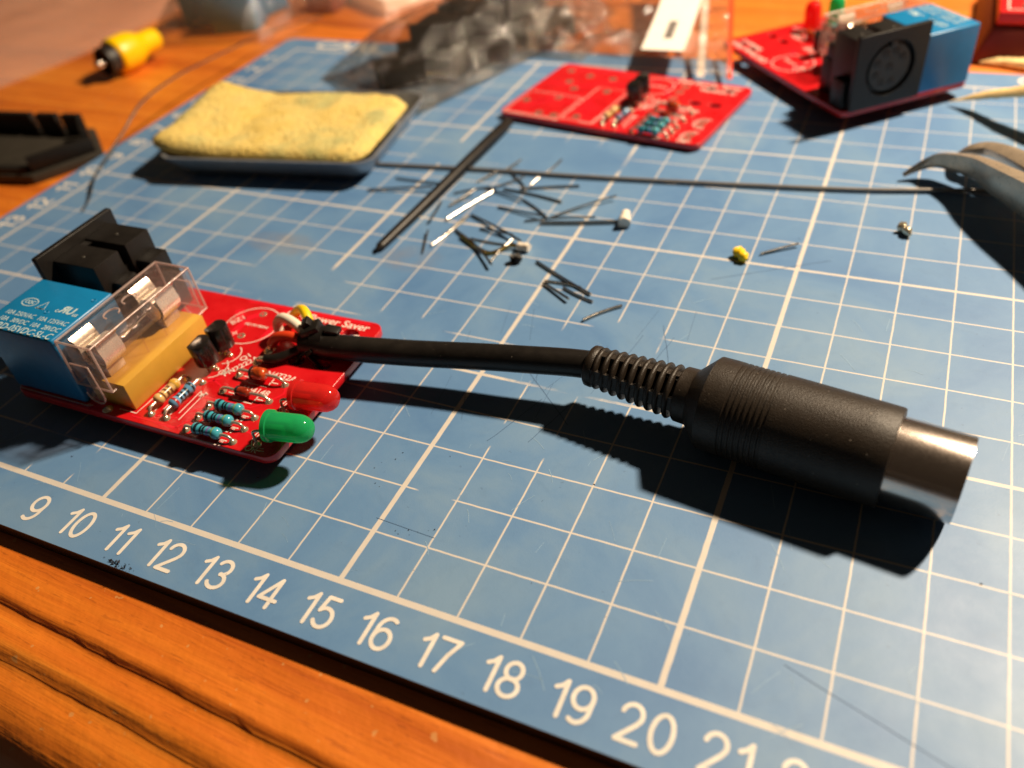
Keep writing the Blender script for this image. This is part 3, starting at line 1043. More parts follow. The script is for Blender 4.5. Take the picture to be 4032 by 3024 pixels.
def circuit_board(loc, rz, label, kind, rot=None):
    root = empty("circuit_board", loc, rz, rot, label, "circuit board", "red circuit boards")
    holes = [ell(5.15, 2.4, .19, .13), ell(5.74, 2.43, .19, .13), ell(5.15, 3.45, .19, .13), ell(5.74, 3.45, .19, .13)]
    if kind == 'part':
        for (u, v) in ((.35, 1.0), (1.2, .35), (1.2, 1.45), (1.7, .35), (.9, 2.6), (1.3, 2.2), (1.3, 3.2), (.5, 3.4), (2.38, .5), (2.38, 2.3), (2.1, 3.2)):
            holes.append(ell(u, v, .07, .07, 12))
    bd = plate("board", rrect(0, BU, 0, BV, .24, 6), holes, -.16, 0, M['pcb'], root, .012)
    # copper under the mask
    tz = .0025
    tr = []
    def t_(pts, wd=.035):
        tr.append(ribbon(pts, wd, tz))
    t_([(3.05, 2.35), (3.3, 2.6), (3.3, 3.3), (3.55, 3.55)], .17)
    t_([(3.95, 3.75), (4.05, 3.4), (4.05, 2.8), (4.35, 2.55)], .17)
    t_([(2.9, 3.82), (6.0, 3.82)], .05)
    t_([(3.2, 3.2), (2.9, 3.5)], .2)
    t_([(3.36, .26), (3.9, .32), (4.1, .62), (4.29, .77)])
    t_([(3.72, 1.29), (4.0, 1.5), (4.1, 1.7), (4.3, 1.7)])
    t_([(3.5, 1.73), (3.7, 1.5), (4.1, 1.35), (4.28, 1.22)])
    t_([(4.32, .46), (4.15, .3), (4.05, .1), (3.6, .1)])
    t_([(5.36, .78), (5.6, .9), (5.66, 1.05), (5.86, 1.2)])
    t_([(5.35, .46), (5.55, .42), (5.7, .36), (5.86, .36)])
    t_([(5.35, 1.24), (5.5, 1.5), (5.4, 1.7)])
    t_([(3.0, .12), (4.1, .13)], .03)
    t_([(4.05, .95), (4.6, 1.0), (5.1, .98), (5.35, 1.22)], .03)
    t_([(3.75, 2.16), (4.1, 1.95), (4.45, 2.15)], .03)
    t_([(4.45, .6), (5.2, .62)], .03)
    if kind == 'part':
        for k in range(5):
            t_([(.4 + .1 * k, .5 + .15 * k), (1.2, 1.1 + .2 * k), (2.0, 1.1 + .2 * k), (2.6, .4 + .2 * k), (3.0, .4 + .2 * k)], .05)
        t_([(.3, 2.4), (1.5, 2.4), (2.0, 2.9), (2.9, 2.9)], .12)
        t_([(.2, 3.6), (2.8, 3.6)], .12)
    o = mk_flat("copper_trace", join(*tr), M['trace'], root)
    o["kind"] = "stuff"
    # silkscreen print
    sz = .005
    sk = []
    def s_(pts, wd=.022):
        sk.append(ribbon(pts, wd, sz))
    s_(arc(3.53, 3.10, .60, 0, 360, 40))
    sk.append(place(text_geo("BZ1", .20, .002), 3.12, 3.18, sz, 62))
    sk.append(place(text_geo("M217019BSNI", .10, .002), 3.64, 3.12, sz, 0))
    s_([(3.27, 2.78), (3.41, 2.78)])
    s_([(3.34, 2.71), (3.34, 2.85)])
    sk.append(place(text_geo("C64 Power Saver", .285, .004, 1.0, 'LEFT'), 4.02, 3.68, sz))
    sk.append(place(text_geo("Version C", .27, .004, 1.0, 'RIGHT'), 6.0, 3.33, sz))
    sk.append(place(text_geo("1N4148", .20, .003), 4.90, 1.40, sz, 0))
    sk.append(place(text_geo("1N4732A", .20, .003), 5.10, 1.90, sz, 0))
    sk.append(place(text_geo("PN2222A", .19, .003), 4.16, 1.93, sz, 62))
    sk.append(place(text_geo("Q1", .19, .003), 4.08, 2.19, sz, 62))
    sk.append(place(text_geo("Q2", .19, .003), 3.93, 1.70, sz, 62))
    sk.append(place(text_geo("OK", .19, .002), 5.80, .10, sz, 0))
    for v in (1.22, 1.70):
        s_([(4.42, v), (4.6, v)])
        s_([(5.05, v), (5.22, v)])
        s_([(4.62, v - .14), (5.06, v - .14)])
        s_([(5.06, v - .12), (5.06, v + .10)])
    for v in (.77, .46, .13):
        s_([(4.55, v - .135), (5.1, v - .135), (5.1, v - .03)])
        s_([(5.1, v), (5.24, v)])
        sk.append(place(text_geo("0J", .15, .002), 5.14, v - .06, sz))
    for u in (3.35, 3.72):
        s_([(u + .14, .45), (u + .14, 1.1)])
        s_([(u, .36), (u, .44)])
    sk.append(place(text_geo("3M", .14, .002), 3.98, 1.0, sz, 60))
    s_([(3.98, .3), (3.98, .95), (3.85, 1.1)])
    for v in (.30, .73):
        s_(arc(3.62, 1.73 + (v - .3), .30, -70, 60, 14))
    for v in (.41, 1.24):
        s_(arc(5.95, v, .30, 70, 290, 24))
        s_(arc(5.95, v, .24, 75, 285, 24), .018)
    s_([(1.90, .06), (2.02, .12)])
    s_([(-.0 + .1, .075), (1.88, .075), (1.94, .14)])
    s_([(2.62, .20), (3.04, .20), (3.06, .5), (3.06, 1.1)])
    if kind == 'part':
        s_([(.12, .15), (1.9, .15), (1.9, 1.65), (.12, 1.65), (.12, .15)])
        s_([(2.0, .25), (3.0, .25), (3.0, 2.5), (2.0, 2.5), (2.0, .25)])
    mk_flat("silkscreen_print", join(*sk), M['silk'], root)

    T = [(.13, 'bk', .05), (.23, 'bk', .04), (.29, 'bk', .04), (.38, 'violet', .05), (.50, 'green', .03)]
    tan = resistor(root, (3.35, .26), (3.35, 1.29), 'tan', [(.16, 'brown', .05), (.27, 'brown', .05), (.36, 'brown', .05), (.50, 'gold', .07)])
    resistor(root, (3.72, .26), (3.72, 1.29), 'blue2', [(.10, 'redband', .05), (.22, 'bk', .05), (.31, 'bk', .05), (.41, 'bk', .05), (.53, 'bk', .05)])
    for v in (.77, .46, .13):
        resistor(root, (4.30, v), (5.36, v + .01), 'teal', T)
    z = diode(root, (4.30, 1.69), (5.37, 1.71), 'zener', .125, .37, .17)
    diode(root, (4.28, 1.21), (5.35, 1.23), 'diode', .088, .34, .12)
    transistor(root, 3.62, 1.73, (4, -4))
    transistor(root, 3.61, 2.17, (-3, -3))
    if kind in ('full', 'upright'):
        relay(root)
        fuse_holder(root)
        din_socket(root)
    if kind == 'full':
        led_flat(root, 6.04, .42, 'ledg', 10)
        led_flat(root, 6.04, 1.25, 'ledr', 7)
        for (u, v) in ((3.53, 3.5), (3.53, 2.75)):
            mk("plated_pad", *lathe([(0, .085), (.008, .075), (.008, .04), (-.02, .04)], (u, v, .001), (0, 0, 1), 14, closed=False), M['solder'], root, 40)
    if kind == 'upright':
        led_up(root, 5.45, 1.25, 'ledr', .04)
        led_up(root, 5.45, .41, 'ledg', .04)
    if kind == 'part':
        for (u, v) in ((.35, 1.0), (1.2, .35), (1.2, 1.45), (1.7, .35), (.9, 2.6), (1.3, 2.2), (1.3, 3.2), (.5, 3.4), (2.38, .5), (2.38, 2.3), (2.1, 3.2), (5.86, .28), (5.86, .54), (5.86, 1.11), (5.86, 1.37),
                       (4.42, 2.15), (4.42, 2.52), (4.42, 2.96), (4.42, 3.35)):
            mk("plated_pad", *lathe([(-.02, .06), (.004, .065), (.007, .10), (.001, .12)], (u, v, 0), (0, 0, 1), 14, closed=False), M['solder'], root, 50)
    # pins and joints below that hold the board off the mat
    for (u, v) in ((.4, .4), (1.6, 1.4), (2.4, .6), (2.4, 2.2), (.7, 3.2), (5.3, 1.7), (5.3, .2), (4.4, 2.9)):
        hgt = loc[2] - .16 if kind != 'part' else .05
        mk("solder_pin", *lathe([(0, .10), (-.06, .06), (-max(.05, hgt - .002), .03)], (u, v, -.16), (0, 0, 1), 10), M['solder'], root, 50)
    return root


ZB = 0.45
pcb1 = circuit_board((6.48, 1.40, ZB), 0.5, "finished red circuit board with blue relay, clear fuse cover and two bent-over diodes lamps", 'full')
pcb1["label"] = "finished red circuit board with bent-over red and green lamps, cable tied to it"
pcb2 = circuit_board((10.46, 15.72, 0.22), -9.6, "", 'part')
pcb2["label"] = "half-assembled red circuit board without relay, lying flat behind the clipped leads"
pcb3 = circuit_board((22.80, 19.32, 0.46), 132.0, "", 'upright')
pcb3["label"] = "red circuit board with its round black socket facing forward and upright red lamp"

# zip tie and wires on the finished board (board coordinates)
zc = V((5.58, 2.80, .27))
zt = mk("zip_tie", *lathe([(-.13, .285), (-.13, .31), (.13, .31), (.13, .285), (-.13, .285)], zc, (1, .15, .05), 28, closed=False), M['black'], pcb1, 40)
mk("tie_strap", *tube(bez([zc + V((-.05, -.29, .02)), V((5.45, 2.45, .16)), V((5.6, 2.42, .03)), V((5.72, 2.42, -.1))], 5), .10, 8, (1, .45)), M['black'], zt, 50)
mk("tie_strap", *tube(bez([zc + V((-.1, -.27, -.02)), V((5.30, 2.50, .15)), V((5.18, 2.42, .02)), V((5.15, 2.40, -.1))], 5), .10, 8, (1, .45)), M['black'], zt, 50)
mk("tie_head", *xf(box(-.2, .2, -.17, .17, -.14, .16), Matrix.Translation((5.43, 2.80, .46)) @ Matrix.Rotation(R(24), 4, 'Z') @ Matrix.Rotation(R(-18), 4, 'Y')), M['black'], zt, 30, .03, 2)
mk("tie_tail", *xf(box(-.11, .06, -.12, .12, 0, .17), Matrix.Translation((5.36, 2.88, .55)) @ Matrix.Rotation(R(30), 4, 'Z') @ Matrix.Rotation(R(-35), 4, 'Y')), M['black'], zt, 30, .015, 2)
mk("tie_tail", *xf(box(-.14, .16, -.10, .12, -.06, .05), Matrix.Translation((5.84, 2.86, .54)) @ Matrix.Rotation(R(10), 4, 'Z') @ Matrix.Rotation(R(10), 4, 'Y')), M['black'], zt, 30, .02, 2)

# ================================================================== cable with round plug
axis0, axis1 = V((17.29, 4.927, .86)), V((23.209, 4.134, .79))
cd = (V((23.209, 4.134, .79)) - V((19.628, 4.636, .79))).normalized()
croot = empty("connector_cable", (11.6, 4.2, .7), 0, None, "thick black cable ending in a ribbed strain relief and round metal plug", "cable")
off = -V((11.6, 4.2, .7))


def cm(name, g, mat, parent=croot, smooth=50, bevel=0):
    return mk(name, [V(v) + off for v in g[0]], g[1], mat, parent, smooth, bevel)


cpath = bez([(11.68, 4.14, .70), (12.0, 4.16, .71), (12.503, 4.203, .70), (13.814, 4.43, .70), (15.061, 4.64, .75), (15.942, 4.76, .80), (17.29, 4.927, .85), (18.2, 4.83, .84), (19.3, 4.68, .80)], 14)
jk = cm("jacket", tube(cpath, .25, 24), M['rubber'])
# raised lettering along the jacket
acc = [0]
for a_, b_ in zip(cpath, cpath[1:]):
    acc.append(acc[-1] + (b_ - a_).length)


def along(s):
    for i in range(len(acc) - 1):
        if acc[i + 1] >= s:
            t = (s - acc[i]) / (acc[i + 1] - acc[i])
            return cpath[i].lerp(cpath[i + 1], t), (cpath[i + 1] - cpath[i]).normalized()
    return cpath[-1], (cpath[-1] - cpath[-2]).normalized()


tg = text_geo("80\u00b0C 300V TYPE AWM", .15, 0.0, 1.55, 'LEFT')
tv = []
for v in tg[0]:
    p, d = along(1.0 + v[0])
    side = V((d.y, -d.x, 0)).normalized()
    an = R(-20) + v[1] / .25
    tv.append(p + (side * math.cos(an) + V((0, 0, 1)) * math.sin(an)) * .253)
cm("jacket_lettering", (tv, tg[1]), plastic("dull_jacket_ink", (0.035, 0.032, 0.030), 0.5, 0.1, 5, 0))

# wires fanned out of the jacket to the pads (board frame -> world)
a5 = R(.5)


def b2w(u, v, w_):
    return V((6.48 + u * math.cos(a5) - v * math.sin(a5), 1.40 + u * math.sin(a5) + v * math.cos(a5), ZB + w_))


wires = [("white_wire", 'wwhite', [(5.28, 2.78, .36), (4.92, 2.90, .50), (4.58, 2.98, .50), (4.38, 2.98, .28), (4.42, 2.96, .0)]),
         ("yellow_wire", 'wyellow', [(5.30, 2.90, .42), (5.05, 3.15, .58), (4.78, 3.32, .50), (4.50, 3.38, .25), (4.42, 3.36, .0)]),
         ("red_wire", 'wred', [(5.28, 2.70, .26), (4.95, 2.66, .36), (4.66, 2.60, .32), (4.5, 2.55, .14)]),
         ("black_wire", 'rubber', [(5.28, 2.62, .20), (5.0, 2.35, .14), (4.80, 2.20, .12), (4.62, 2.17, .10)])]
for nm, mt, pts in wires:
    o = cm(nm, tube(bez([b2w(*p) for p in pts], 7), .10, 12), M[mt])
for (u, v, e0) in ((4.42, 2.52, (4.52, 2.56, .14)), (4.42, 2.15, (4.64, 2.17, .10))):
    cm("bare_strand", tube(bez([b2w(*e0), b2w(u + .05, v, .08), b2w(u, v, -.01)], 5), [.055] * 10 + [.05], 8), M['solder'])
    cm("solder_joint", lathe([(0.001, .12), (.02, .11), (.06, .07), (.09, .02), (.095, .001)], b2w(u, v, 0), (0, 0, 1), 14), M['solder'])

# strain relief: separate rings held by side bars, open between them
b0, b1 = V((17.29, 4.927, .85)), V((18.98, 4.722, .80))
bd_ = (b1 - b0)
bl = bd_.length
bd_.normalize()
sr = cm("strain_relief", lathe([(0, .255), (0, .33), (.03, .365), (.12, .372), (.16, .35), (.16, .255)], b0, bd_, 28, closed=False), M['blackmatte'])
NR = 9
for k in range(NR):
    t0 = .17 + (bl - .20) * k / NR
    ro = .365 + .105 * k / NR
    wd = .092
    ri = max(.262, ro - .115)
    cm("relief_ring", lathe([(t0, ri), (t0, ro - .025), (t0 + .02, ro), (t0 + wd * .5, ro + .012), (t0 + wd - .02, ro), (t0 + wd, ro - .025), (t0 + wd, ri), (t0, ri)], b0, bd_, 28, closed=False), M['blackmatte'], sr)
ua, ub = frame(bd_)
for ang in (90, 12, 168):
    a_ = R(ang)
    e = ua * math.cos(a_) + ub * math.sin(a_)
    f = bd_.cross(e)
    wide = .06 if ang == 90 else .12
    vs = []
    for t, ro in ((.10, .335), (bl + .05, .425)):
        for rr_, ww in ((ro - .075, -wide), (ro - .075, wide), (ro, wide), (ro, -wide)):
            vs.append(b0 + bd_ * t + e * rr_ + f * ww)
    cm("relief_bar", (vs, [(0, 1, 2, 3), (7, 6, 5, 4), (0, 4, 5, 1), (1, 5, 6, 2), (2, 6, 7, 3), (3, 7, 4, 0)]), M['blackmatte'], sr)

pb = V((18.96, 4.725, .80))
pd = (V((23.209, 4.134, .79)) - pb).normalized()
pr = [(0, .26), (0, .455), (.02, .47), (.20, .475), (.235, .485), (.52, .78), (.78, .784)]
t = .90
for k in range(8):
    pr += [(t, .782), (t + .012, .764), (t + .045, .764), (t + .057, .783)]
    t += .0875
pr += [(1.75, .785), (2.9, .782), (3.28, .778), (3.31, .765), (3.32, .70)]
body = cm("plug_body", lathe(pr, pb, pd, 64), M['blackmatte'], croot, 28)
cm("parting_seam", lathe([(0, .004), (2.4, .004)], pb + pd * .75 + frame(pd)[0] * .783, pd, 6), M['blackmatte'], body)
tL = (V((23.209, 4.134, .79)) - pb).length
sh = cm("metal_shell", lathe([(3.2, .655), (tL - .03, .66), (tL, .655), (tL, .615), (3.25, .61)], pb, pd, 64, closed=False), M['chrome'], croot, 40)
ux, uz = frame(pd)
se = -ux * math.cos(R(26)) + uz * math.sin(R(26)) if (-ux).y < 0 else ux * math.cos(R(26)) + uz * math.sin(R(26))
f = pd.cross(se)
for dw in (-.028, .028):
    vs = []
    for t_ in (3.33, tL - .01):
        for rr_, ww in ((.650, -.008), (.650, .008), (.666, .006), (.666, -.006)):
            vs.append(pb + pd * t_ + se * rr_ + f * (ww + dw))
    cm("shell_seam", (vs, [(0, 1, 2, 3), (7, 6, 5, 4), (0, 4, 5, 1), (1, 5, 6, 2), (2, 6, 7, 3), (3, 7, 4, 0)]), M['chrome'], sh)
cm("pin_insulator", lathe([(3.3, .60), (tL - .55, .60), (tL - .55, .001)], pb, pd, 32, closed=False), M['black'], sh)

# ================================================================== sponge in its tray
tc, ta = V((5.25, 12.85, 0)), 8.5
troot = mk("sponge_tray", *(lambda: (
    [(x, y, z) for (x0, z) in ((2.72, .04), (2.85, .07), (3.08, .35), (3.27, .68), (3.30, .71), (3.35, .70), (3.33, .63), (3.10, .28), (2.90, .03), (2.75, .0)) for (x, y) in rrect(-x0, x0, -(x0 - 1.02), x0 - 1.02, .55, 6)],
    [(k * 28 + i, k * 28 + (i + 1) % 28, (k + 1) * 28 + (i + 1) % 28, (k + 1) * 28 + i) for k in range(9) for i in range(28)] + [tuple(range(28)), tuple(reversed(range(9 * 28, 10 * 28)))]))(), M['tinplate'], None, 50)
troot.location = V((tc.x, tc.y, 0.0)) * S
troot.rotation_euler = (0, 0, R(ta))
tag(troot, "shallow steel tray holding the yellow sponge", "tray")
vs, fs = [], []
NXs, NYs = 44, 32
def sponge_pt(i, j, topside):
    u, v = -1 + 2 * i / NXs, -1 + 2 * j / NYs
    # squircle footprint
    x, y = 3.06 * u - .06, 2.06 * v
    k = max(abs(u), abs(v))
    rr = .22
    if abs(u) > 1 - rr and abs(v) > 1 - rr * 1.45:
        cx, cy = (1 - rr) * math.copysign(1, u), (1 - rr * 1.45) * math.copysign(1, v)
        du, dv = (u - cx) / rr, (v - cy) / (rr * 1.45)
        mxx = max(abs(du), abs(dv))
        ln = math.hypot(du, dv)
        if ln > 1e-6:
            du, dv = du / ln * mxx, dv / ln * mxx
        x, y = 3.06 * (cx + du * rr) - .06, 2.06 * (cy + dv * rr * 1.45)
    if u < 0:
        x -= .62 * (-u) ** 2
    y += .12 * math.sin(u * 4.2) * max(0, v)
    nz = noise.noise(V((x * .8, y * .8, 2))) * .07 + noise.noise(V((x * 2.6, y * 2.6, 5))) * .035
    lift = .22 * max(0, -u - .35) ** 1.5 * max(0, v + .35) ** 1.2 + .34 * max(0, -u - .4) * 1.4
    if topside:
        edge = max(0, (k - .86) / .14)
        z = .80 - .20 * edge ** 2.2 + nz + lift - .05 * max(0, u)
    else:
        z = .30 + lift * .9 + .22 * max(0, (k - .8) / .2) ** 2
    return (x, y, z)
for sd in (True, False):
    for j in range(NYs + 1):
        for i in range(NXs + 1):
            vs.append(sponge_pt(i, j, sd))
nrow = NXs + 1
tot = nrow * (NYs + 1)
for j in range(NYs):
    for i in range(NXs):
        a_ = j * nrow + i
        fs.append((a_, a_ + 1, a_ + nrow + 1, a_ + nrow))
        fs.append((tot + a_, tot + a_ + nrow, tot + a_ + nrow + 1, tot + a_ + 1))
for i in range(NXs):
    fs.append((i, tot + i, tot + i + 1, i + 1))
    q = NYs * nrow + i
    fs.append((q, q + 1, tot + q + 1, tot + q))
for j in range(NYs):
    q = j * nrow
    fs.append((q, q + nrow, tot + q + nrow, tot + q))
    q = j * nrow + NXs
    fs.append((q, tot + q, tot + q + nrow, q + nrow))
sp = mk("soldering_sponge", vs, fs, M['sponge'], None, 80)
sp.location = V((tc.x - .05, tc.y + .02, 0.03)) * S
sp.rotation_euler = (0, 0, R(ta))
tag(sp, "damp yellow sponge with one raised corner, in a steel tray", "sponge")

# ================================================================== clipped leads
LEADS = [(9.25, 11.64, 10.69, 11.64), (8.83, 10.87, 10.6, 11.27), (11.23, 11.24, 12.05, 11.77), (11.57, 11.93, 11.9, 12.49), (12.04, 12.7, 12.3, 13.18), (11.42, 10.61, 11.78, 11.41), (11.67, 9.99, 12.22, 11.51),
         (11.11, 10.75, 11.34, 9.8), (11.86, 8.84, 12.12, 10.3), (11.94, 9.26, 12.05, 10.12), (11.8, 8.5, 11.48, 9.37), (12.18, 10.35, 13.94, 9.4), (12.68, 9.82, 13.65, 9.61), (12.12, 9.6, 13.68, 8.34), None, (12.63, 9.36, 13.97, 9.34),
         (13.54, 8.54, 13.69, 9.55), (12.67, 10.87, 13.91, 10.65), (11.9, 11.69, 13.17, 11.27), (13.14, 11.34, 14.08, 10.65), (12.43, 11.73, 14.14, 11.45), (12.85, 11.82, 14.28, 12.31), (12.3, 12.53, 12.92, 11.96), (12.08, 11.69, 12.73, 12.4),
         (14.14, 10.7, 15.4, 11.9), (14.01, 10.4, 15.75, 10.86), (13.59, 10.41, 15.25, 10.82), (13.03, 12.07, 13.12, 12.44), (13.17, 12.76, 13.3, 13.57), (14.56, 8.84, 16.16, 7.97), (15.03, 8.09, 15.8, 7.63),
         (15.03, 8.18, 15.87, 8.16), (15.51, 8.06, 16.29, 7.74), (16.31, 7.09, 16.91, 7.77), (19.18, 10.35, 19.87, 10.87)]
LL = ["thin lead at the outer left of the scatter, beside the tray", "dull lead pointing from the tray towards the black tube", "lead lying just across the black tube, behind it",
      "short shiny lead below the long grey wire, near the tube", "short shiny lead beyond the long grey wire", "shiny lead beside the longest bright one, on its tube side", "longest and brightest lead, gleaming white beside the black tube",
      "dim lead close along the side of the black tube", "slender lead slanting in front of the bright leads", "bright short lead resting along a slender one, near the tube", "stubby brown-looking lead nearest the tube's pointed end", "long dark lead running to the small white sleeve",
      "dark lead behind the small white sleeve, lying parallel to a longer one", "dark lead with its end nearest the black scrap", "bent gilded lead curling round to the small white sleeve", "lead leading straight into the small white sleeve", "short lead crossing the bent gilded one",
      "dark lead whose end meets the shiny corner of four leads", "dark lead joining the bright cluster to the middle leads", "dark lead sloping down to the shiny corner of leads", "dark lead crossing under a finer one, ending in the open", "fine lead pointing away with a bright far tip",
      "short dark lead just under the long grey wire", "fine lead crossing the cluster towards the long grey wire", "bright brown lead rising from the corner towards the open mat", "thick lead pointing at the white cone of insulation", "lead lying alongside the thicker one that points at the white cone",
      "tiny shiny lead just under the long grey wire", "fine lead lying beyond the long grey wire", "long dark lead on top of the nearest small heap", "short dark lead at the front of the nearest small heap", "dark lead lying flat in the nearest small heap", "short lead with a bright cut end in the nearest heap",
      "single copper-coloured lead lying nearest the black cable", "single dark lead beside the yellow scrap"]
rl = random.Random(3)
for i, ld_ in enumerate(LEADS):
    rr_ = rl.choice([.025, .028, .032])
    if i in (6, 25):
        rr_ = .045
    z0 = rr_ + rl.choice([0, 0, .05, .09])
    if ld_ is None:
        pts = bez([(12.4, 9.37, .08), (12.9, 9.05, .06), (13.3, 8.88, .05), (13.5, 8.95, .06), (13.7, 9.2, .08), (13.95, 9.28, .09)], 5)
        rr_ = .042
    else:
        x0, y0, x1, y1 = ld_
        bow = rl.uniform(-.04, .04)
        pts = [V((x0 + (x1 - x0) * t / 6 - (y1 - y0) * bow * math.sin(t / 6 * math.pi), y0 + (y1 - y0) * t / 6 + (x1 - x0) * bow * math.sin(t / 6 * math.pi), rr_ + .006 + (z0 - rr_) * t / 6)) for t in range(7)]
    c0 = V((pts[0].x, pts[0].y, 0))
    o = mk("clipped_lead", *tube([p - c0 for p in pts], rr_, 8), M['lead'] if i != 14 else M['gilt'], None, 50)
    o.location = c0 * S
    tag(o, "clipped " + LL[i] if not LL[i].startswith("single") else LL[i].replace("single", "single clipped"), "clipped lead", "clipped component leads")

# ================================================================== snippets
def snippet(name, path, rad, mat, label, n=12, core=None):
    c0 = V((path[0][0], path[0][1], 0))
    g = tube(bez([V(p) - c0 for p in path], 5), rad, n)
    rj = random.Random(len(label))
    g = ([V(v) + V((rj.uniform(-1, 1), rj.uniform(-1, 1), rj.uniform(-1, 1))) * .012 for v in g[0]], g[1])
    o = mk(name, *g, M[mat], None, 60)
    o.location = c0 * S
    tag(o, label, "insulation scrap", "insulation scraps on the mat")
    return o


snippet("insulation_scrap", [(13.93, 9.24, .10), (14.08, 9.24, .10), (14.22, 9.22, .10)], .095, 'wwhite', "small white insulation sleeve at the end of the bent leads")
snippet("insulation_scrap", [(16.0, 10.70, .13), (15.95, 10.92, .16), (15.88, 11.2, .14)], [.16, .15, .145, .14, .13, .12, .115, .11, .10, .09, .06], 'wwhite', "white cone of insulation standing out by the thick leads")
snippet("insulation_scrap", [(18.66, 10.22, .09), (18.80, 10.12, .13), (18.95, 9.94, .10)], [.06, .12, .10, .13, .10, .12, .09, .11, .12, .08, .05], 'wyellow', "crumpled yellow insulation scrap alone on the mat", 9)
snippet("insulation_scrap", [(13.98, 8.70, .08), (14.10, 8.74, .12), (14.24, 8.72, .09)], [.05, .10, .07, .12, .09, .11, .08, .10, .09, .07, .03], 'rubber', "ragged black scrap below the white sleeve", 8)
o = snippet("solder_blob", [(21.80, 12.04, .09), (21.90, 11.94, .12), (22.02, 11.74, .08)], [.05, .12, .09, .13, .08, .07, .10, .11, .09, .06, .03], 'solder', "crumpled silver solder blob near the plier tip", 9)
o["category"] = "solder"
del o["group"]

# long grey wire
g = tube(bez([(8.30, 12.2, .07), (11.44, 12.54, .07), (13.57, 12.69, .07), (16.19, 12.95, .07), (18.62, 13.23, .07), (20.88, 13.54, .07), (22.91, 13.97, .07), (23.9, 14.12, .07)], 8), .05, 8)
o = mk("straight_wire", *g, plastic("dull_grey_wire", (0.22, 0.20, 0.18), 0.4, 0.15, 3, 0.1, 10, metal=0.3), None, 50)
tag(o, "long thin grey wire lying across the mat from tray to pliers", "wire")

# curly solder wire standing up by the left margin
g = tube(bez([(1.25, 7.95, .03), (.95, 8.55, .10), (.30, 9.60, .28), (-.15, 11.3, .65), (-.5, 12.74, 1.0), (-.85, 14.7, 1.0), (-1.22, 16.4, .8), (-1.38, 18.85, .6), (-1.57, 20.4, .4), (-1.2, 23.5, .0)], 8), .033, 8)
o = mk("solder_wire", *g, M['lead'], None, 50)
tag(o, "thin springy solder wire arching over the left margin of the mat", "solder wire")

# black heat-shrink tube with a pointed end
pp = bez([(10.70, 8.22, .10), (10.76, 8.9, .13), (10.95, 10.9, .24), (11.05, 12.6, .30), (11.08, 14.2, .28), (11.0, 15.2, .16)], 8)
rr_ = []
for i in range(len(pp)):
    f_ = i / (len(pp) - 1)
    rr_.append(.015 + .10 * min(1, f_ / .06) + .055 * f_)
g = tube(pp, rr_, 12, (1.0, .8))
o = mk("heat_shrink_tube", *g, M['rubber'], None, 50)
tag(o, "thin black heat shrink tube leaning under the half-assembled board", "tube")

# ================================================================== pliers
proot = empty("pliers", (24.5, 11.5, 0), 0, None, "worn steel needle nose pliers with open curved jaws", "pliers")
po = -V((24.5, 11.5, 0))
def jaw(name, pts, rad, sq, mat):
    P = bez(pts, 8)
    n = len(P)
    rr = []
    for i in range(n):
        t = i / (n - 1) * (len(rad) - 1)
        k = min(int(t), len(rad) - 2)
        rr.append(rad[k] + (rad[k + 1] - rad[k]) * (t - k))
    g = tube(P, rr, 24, sq)
    vv = []
    for i in range(n):
        ring = g[0][i * 24:(i + 1) * 24]
        for k, q in enumerate(ring):
            a = 2 * math.pi * k / 24
            f_ = 1 / max(abs(math.cos(a + .5)), abs(math.sin(a + .5))) ** .75
            vv.append(P[i] + (V(q) - P[i]) * f_ * .92)
    g = (vv, g[1])
    return mk(name, [V(v) + po for v in g[0]], g[1], mat, proot, 60)


jaw("jaw", [(21.65, 14.29, .14), (21.86, 14.41, .26), (22.15, 14.52, .40), (22.45, 14.44, .52), (23.10, 13.95, .66), (23.58, 13.22, .76), (24.08, 12.55, .82), (24.66, 11.80, .86), (25.5, 10.5, .9)],
    [.06, .10, .16, .22, .31, .39, .45, .50, .54], (.7, 1.0), M['plier'])
jaw("jaw", [(22.61, 15.04, .12), (22.77, 15.14, .35), (22.99, 14.93, .60), (23.32, 14.85, .68), (23.72, 14.42, .76), (24.18, 13.78, .82), (24.69, 13.05, .86), (25.2, 11.9, .88), (25.8, 10.5, .9)],
    [.05, .10, .15, .20, .25, .30, .34, .38, .45], (.7, 1.0), M['plier'])
mk("pivot", *[V(v) + po for v in lathe([(0, .5), (.1, .55), (1.4, .55), (1.5, .45)], (25.9, 8.9, .3), (0, 0, 1), 20)[0]] and
   ([V(v) + po for v in lathe([(0, .9), (.1, .95), (1.5, .95), (1.6, .8)], (25.9, 9.6, .05), (0, 0, 1), 24)[0]], lathe([(0, .9), (.1, .95), (1.5, .95), (1.6, .8)], (25.9, 9.6, .05), (0, 0, 1), 24)[1]), M['plier'], proot, 40)

# ================================================================== right edge: wood splinters, red box
def splinter(path, rad, label, sq=(1, .5)):
    P = bez(path, 8)
    c0 = V((path[0][0], path[0][1], 0))
    n = len(P)
    rj = random.Random(len(label))
    rr = []
    for i in range(n):
        t = i / (n - 1) * (len(rad) - 1)
        k = min(int(t), len(rad) - 2)
        rr.append((rad[k] + (rad[k + 1] - rad[k]) * (t - k)) * rj.uniform(.88, 1.12))
    o = mk("wood_splinter", *tube([p - c0 for p in P], rr, 8, sq), M['palewood'], None, 40)
    o.location = c0 * S
    tag(o, label, "wood splinter", "pale wood splinters")
    return o


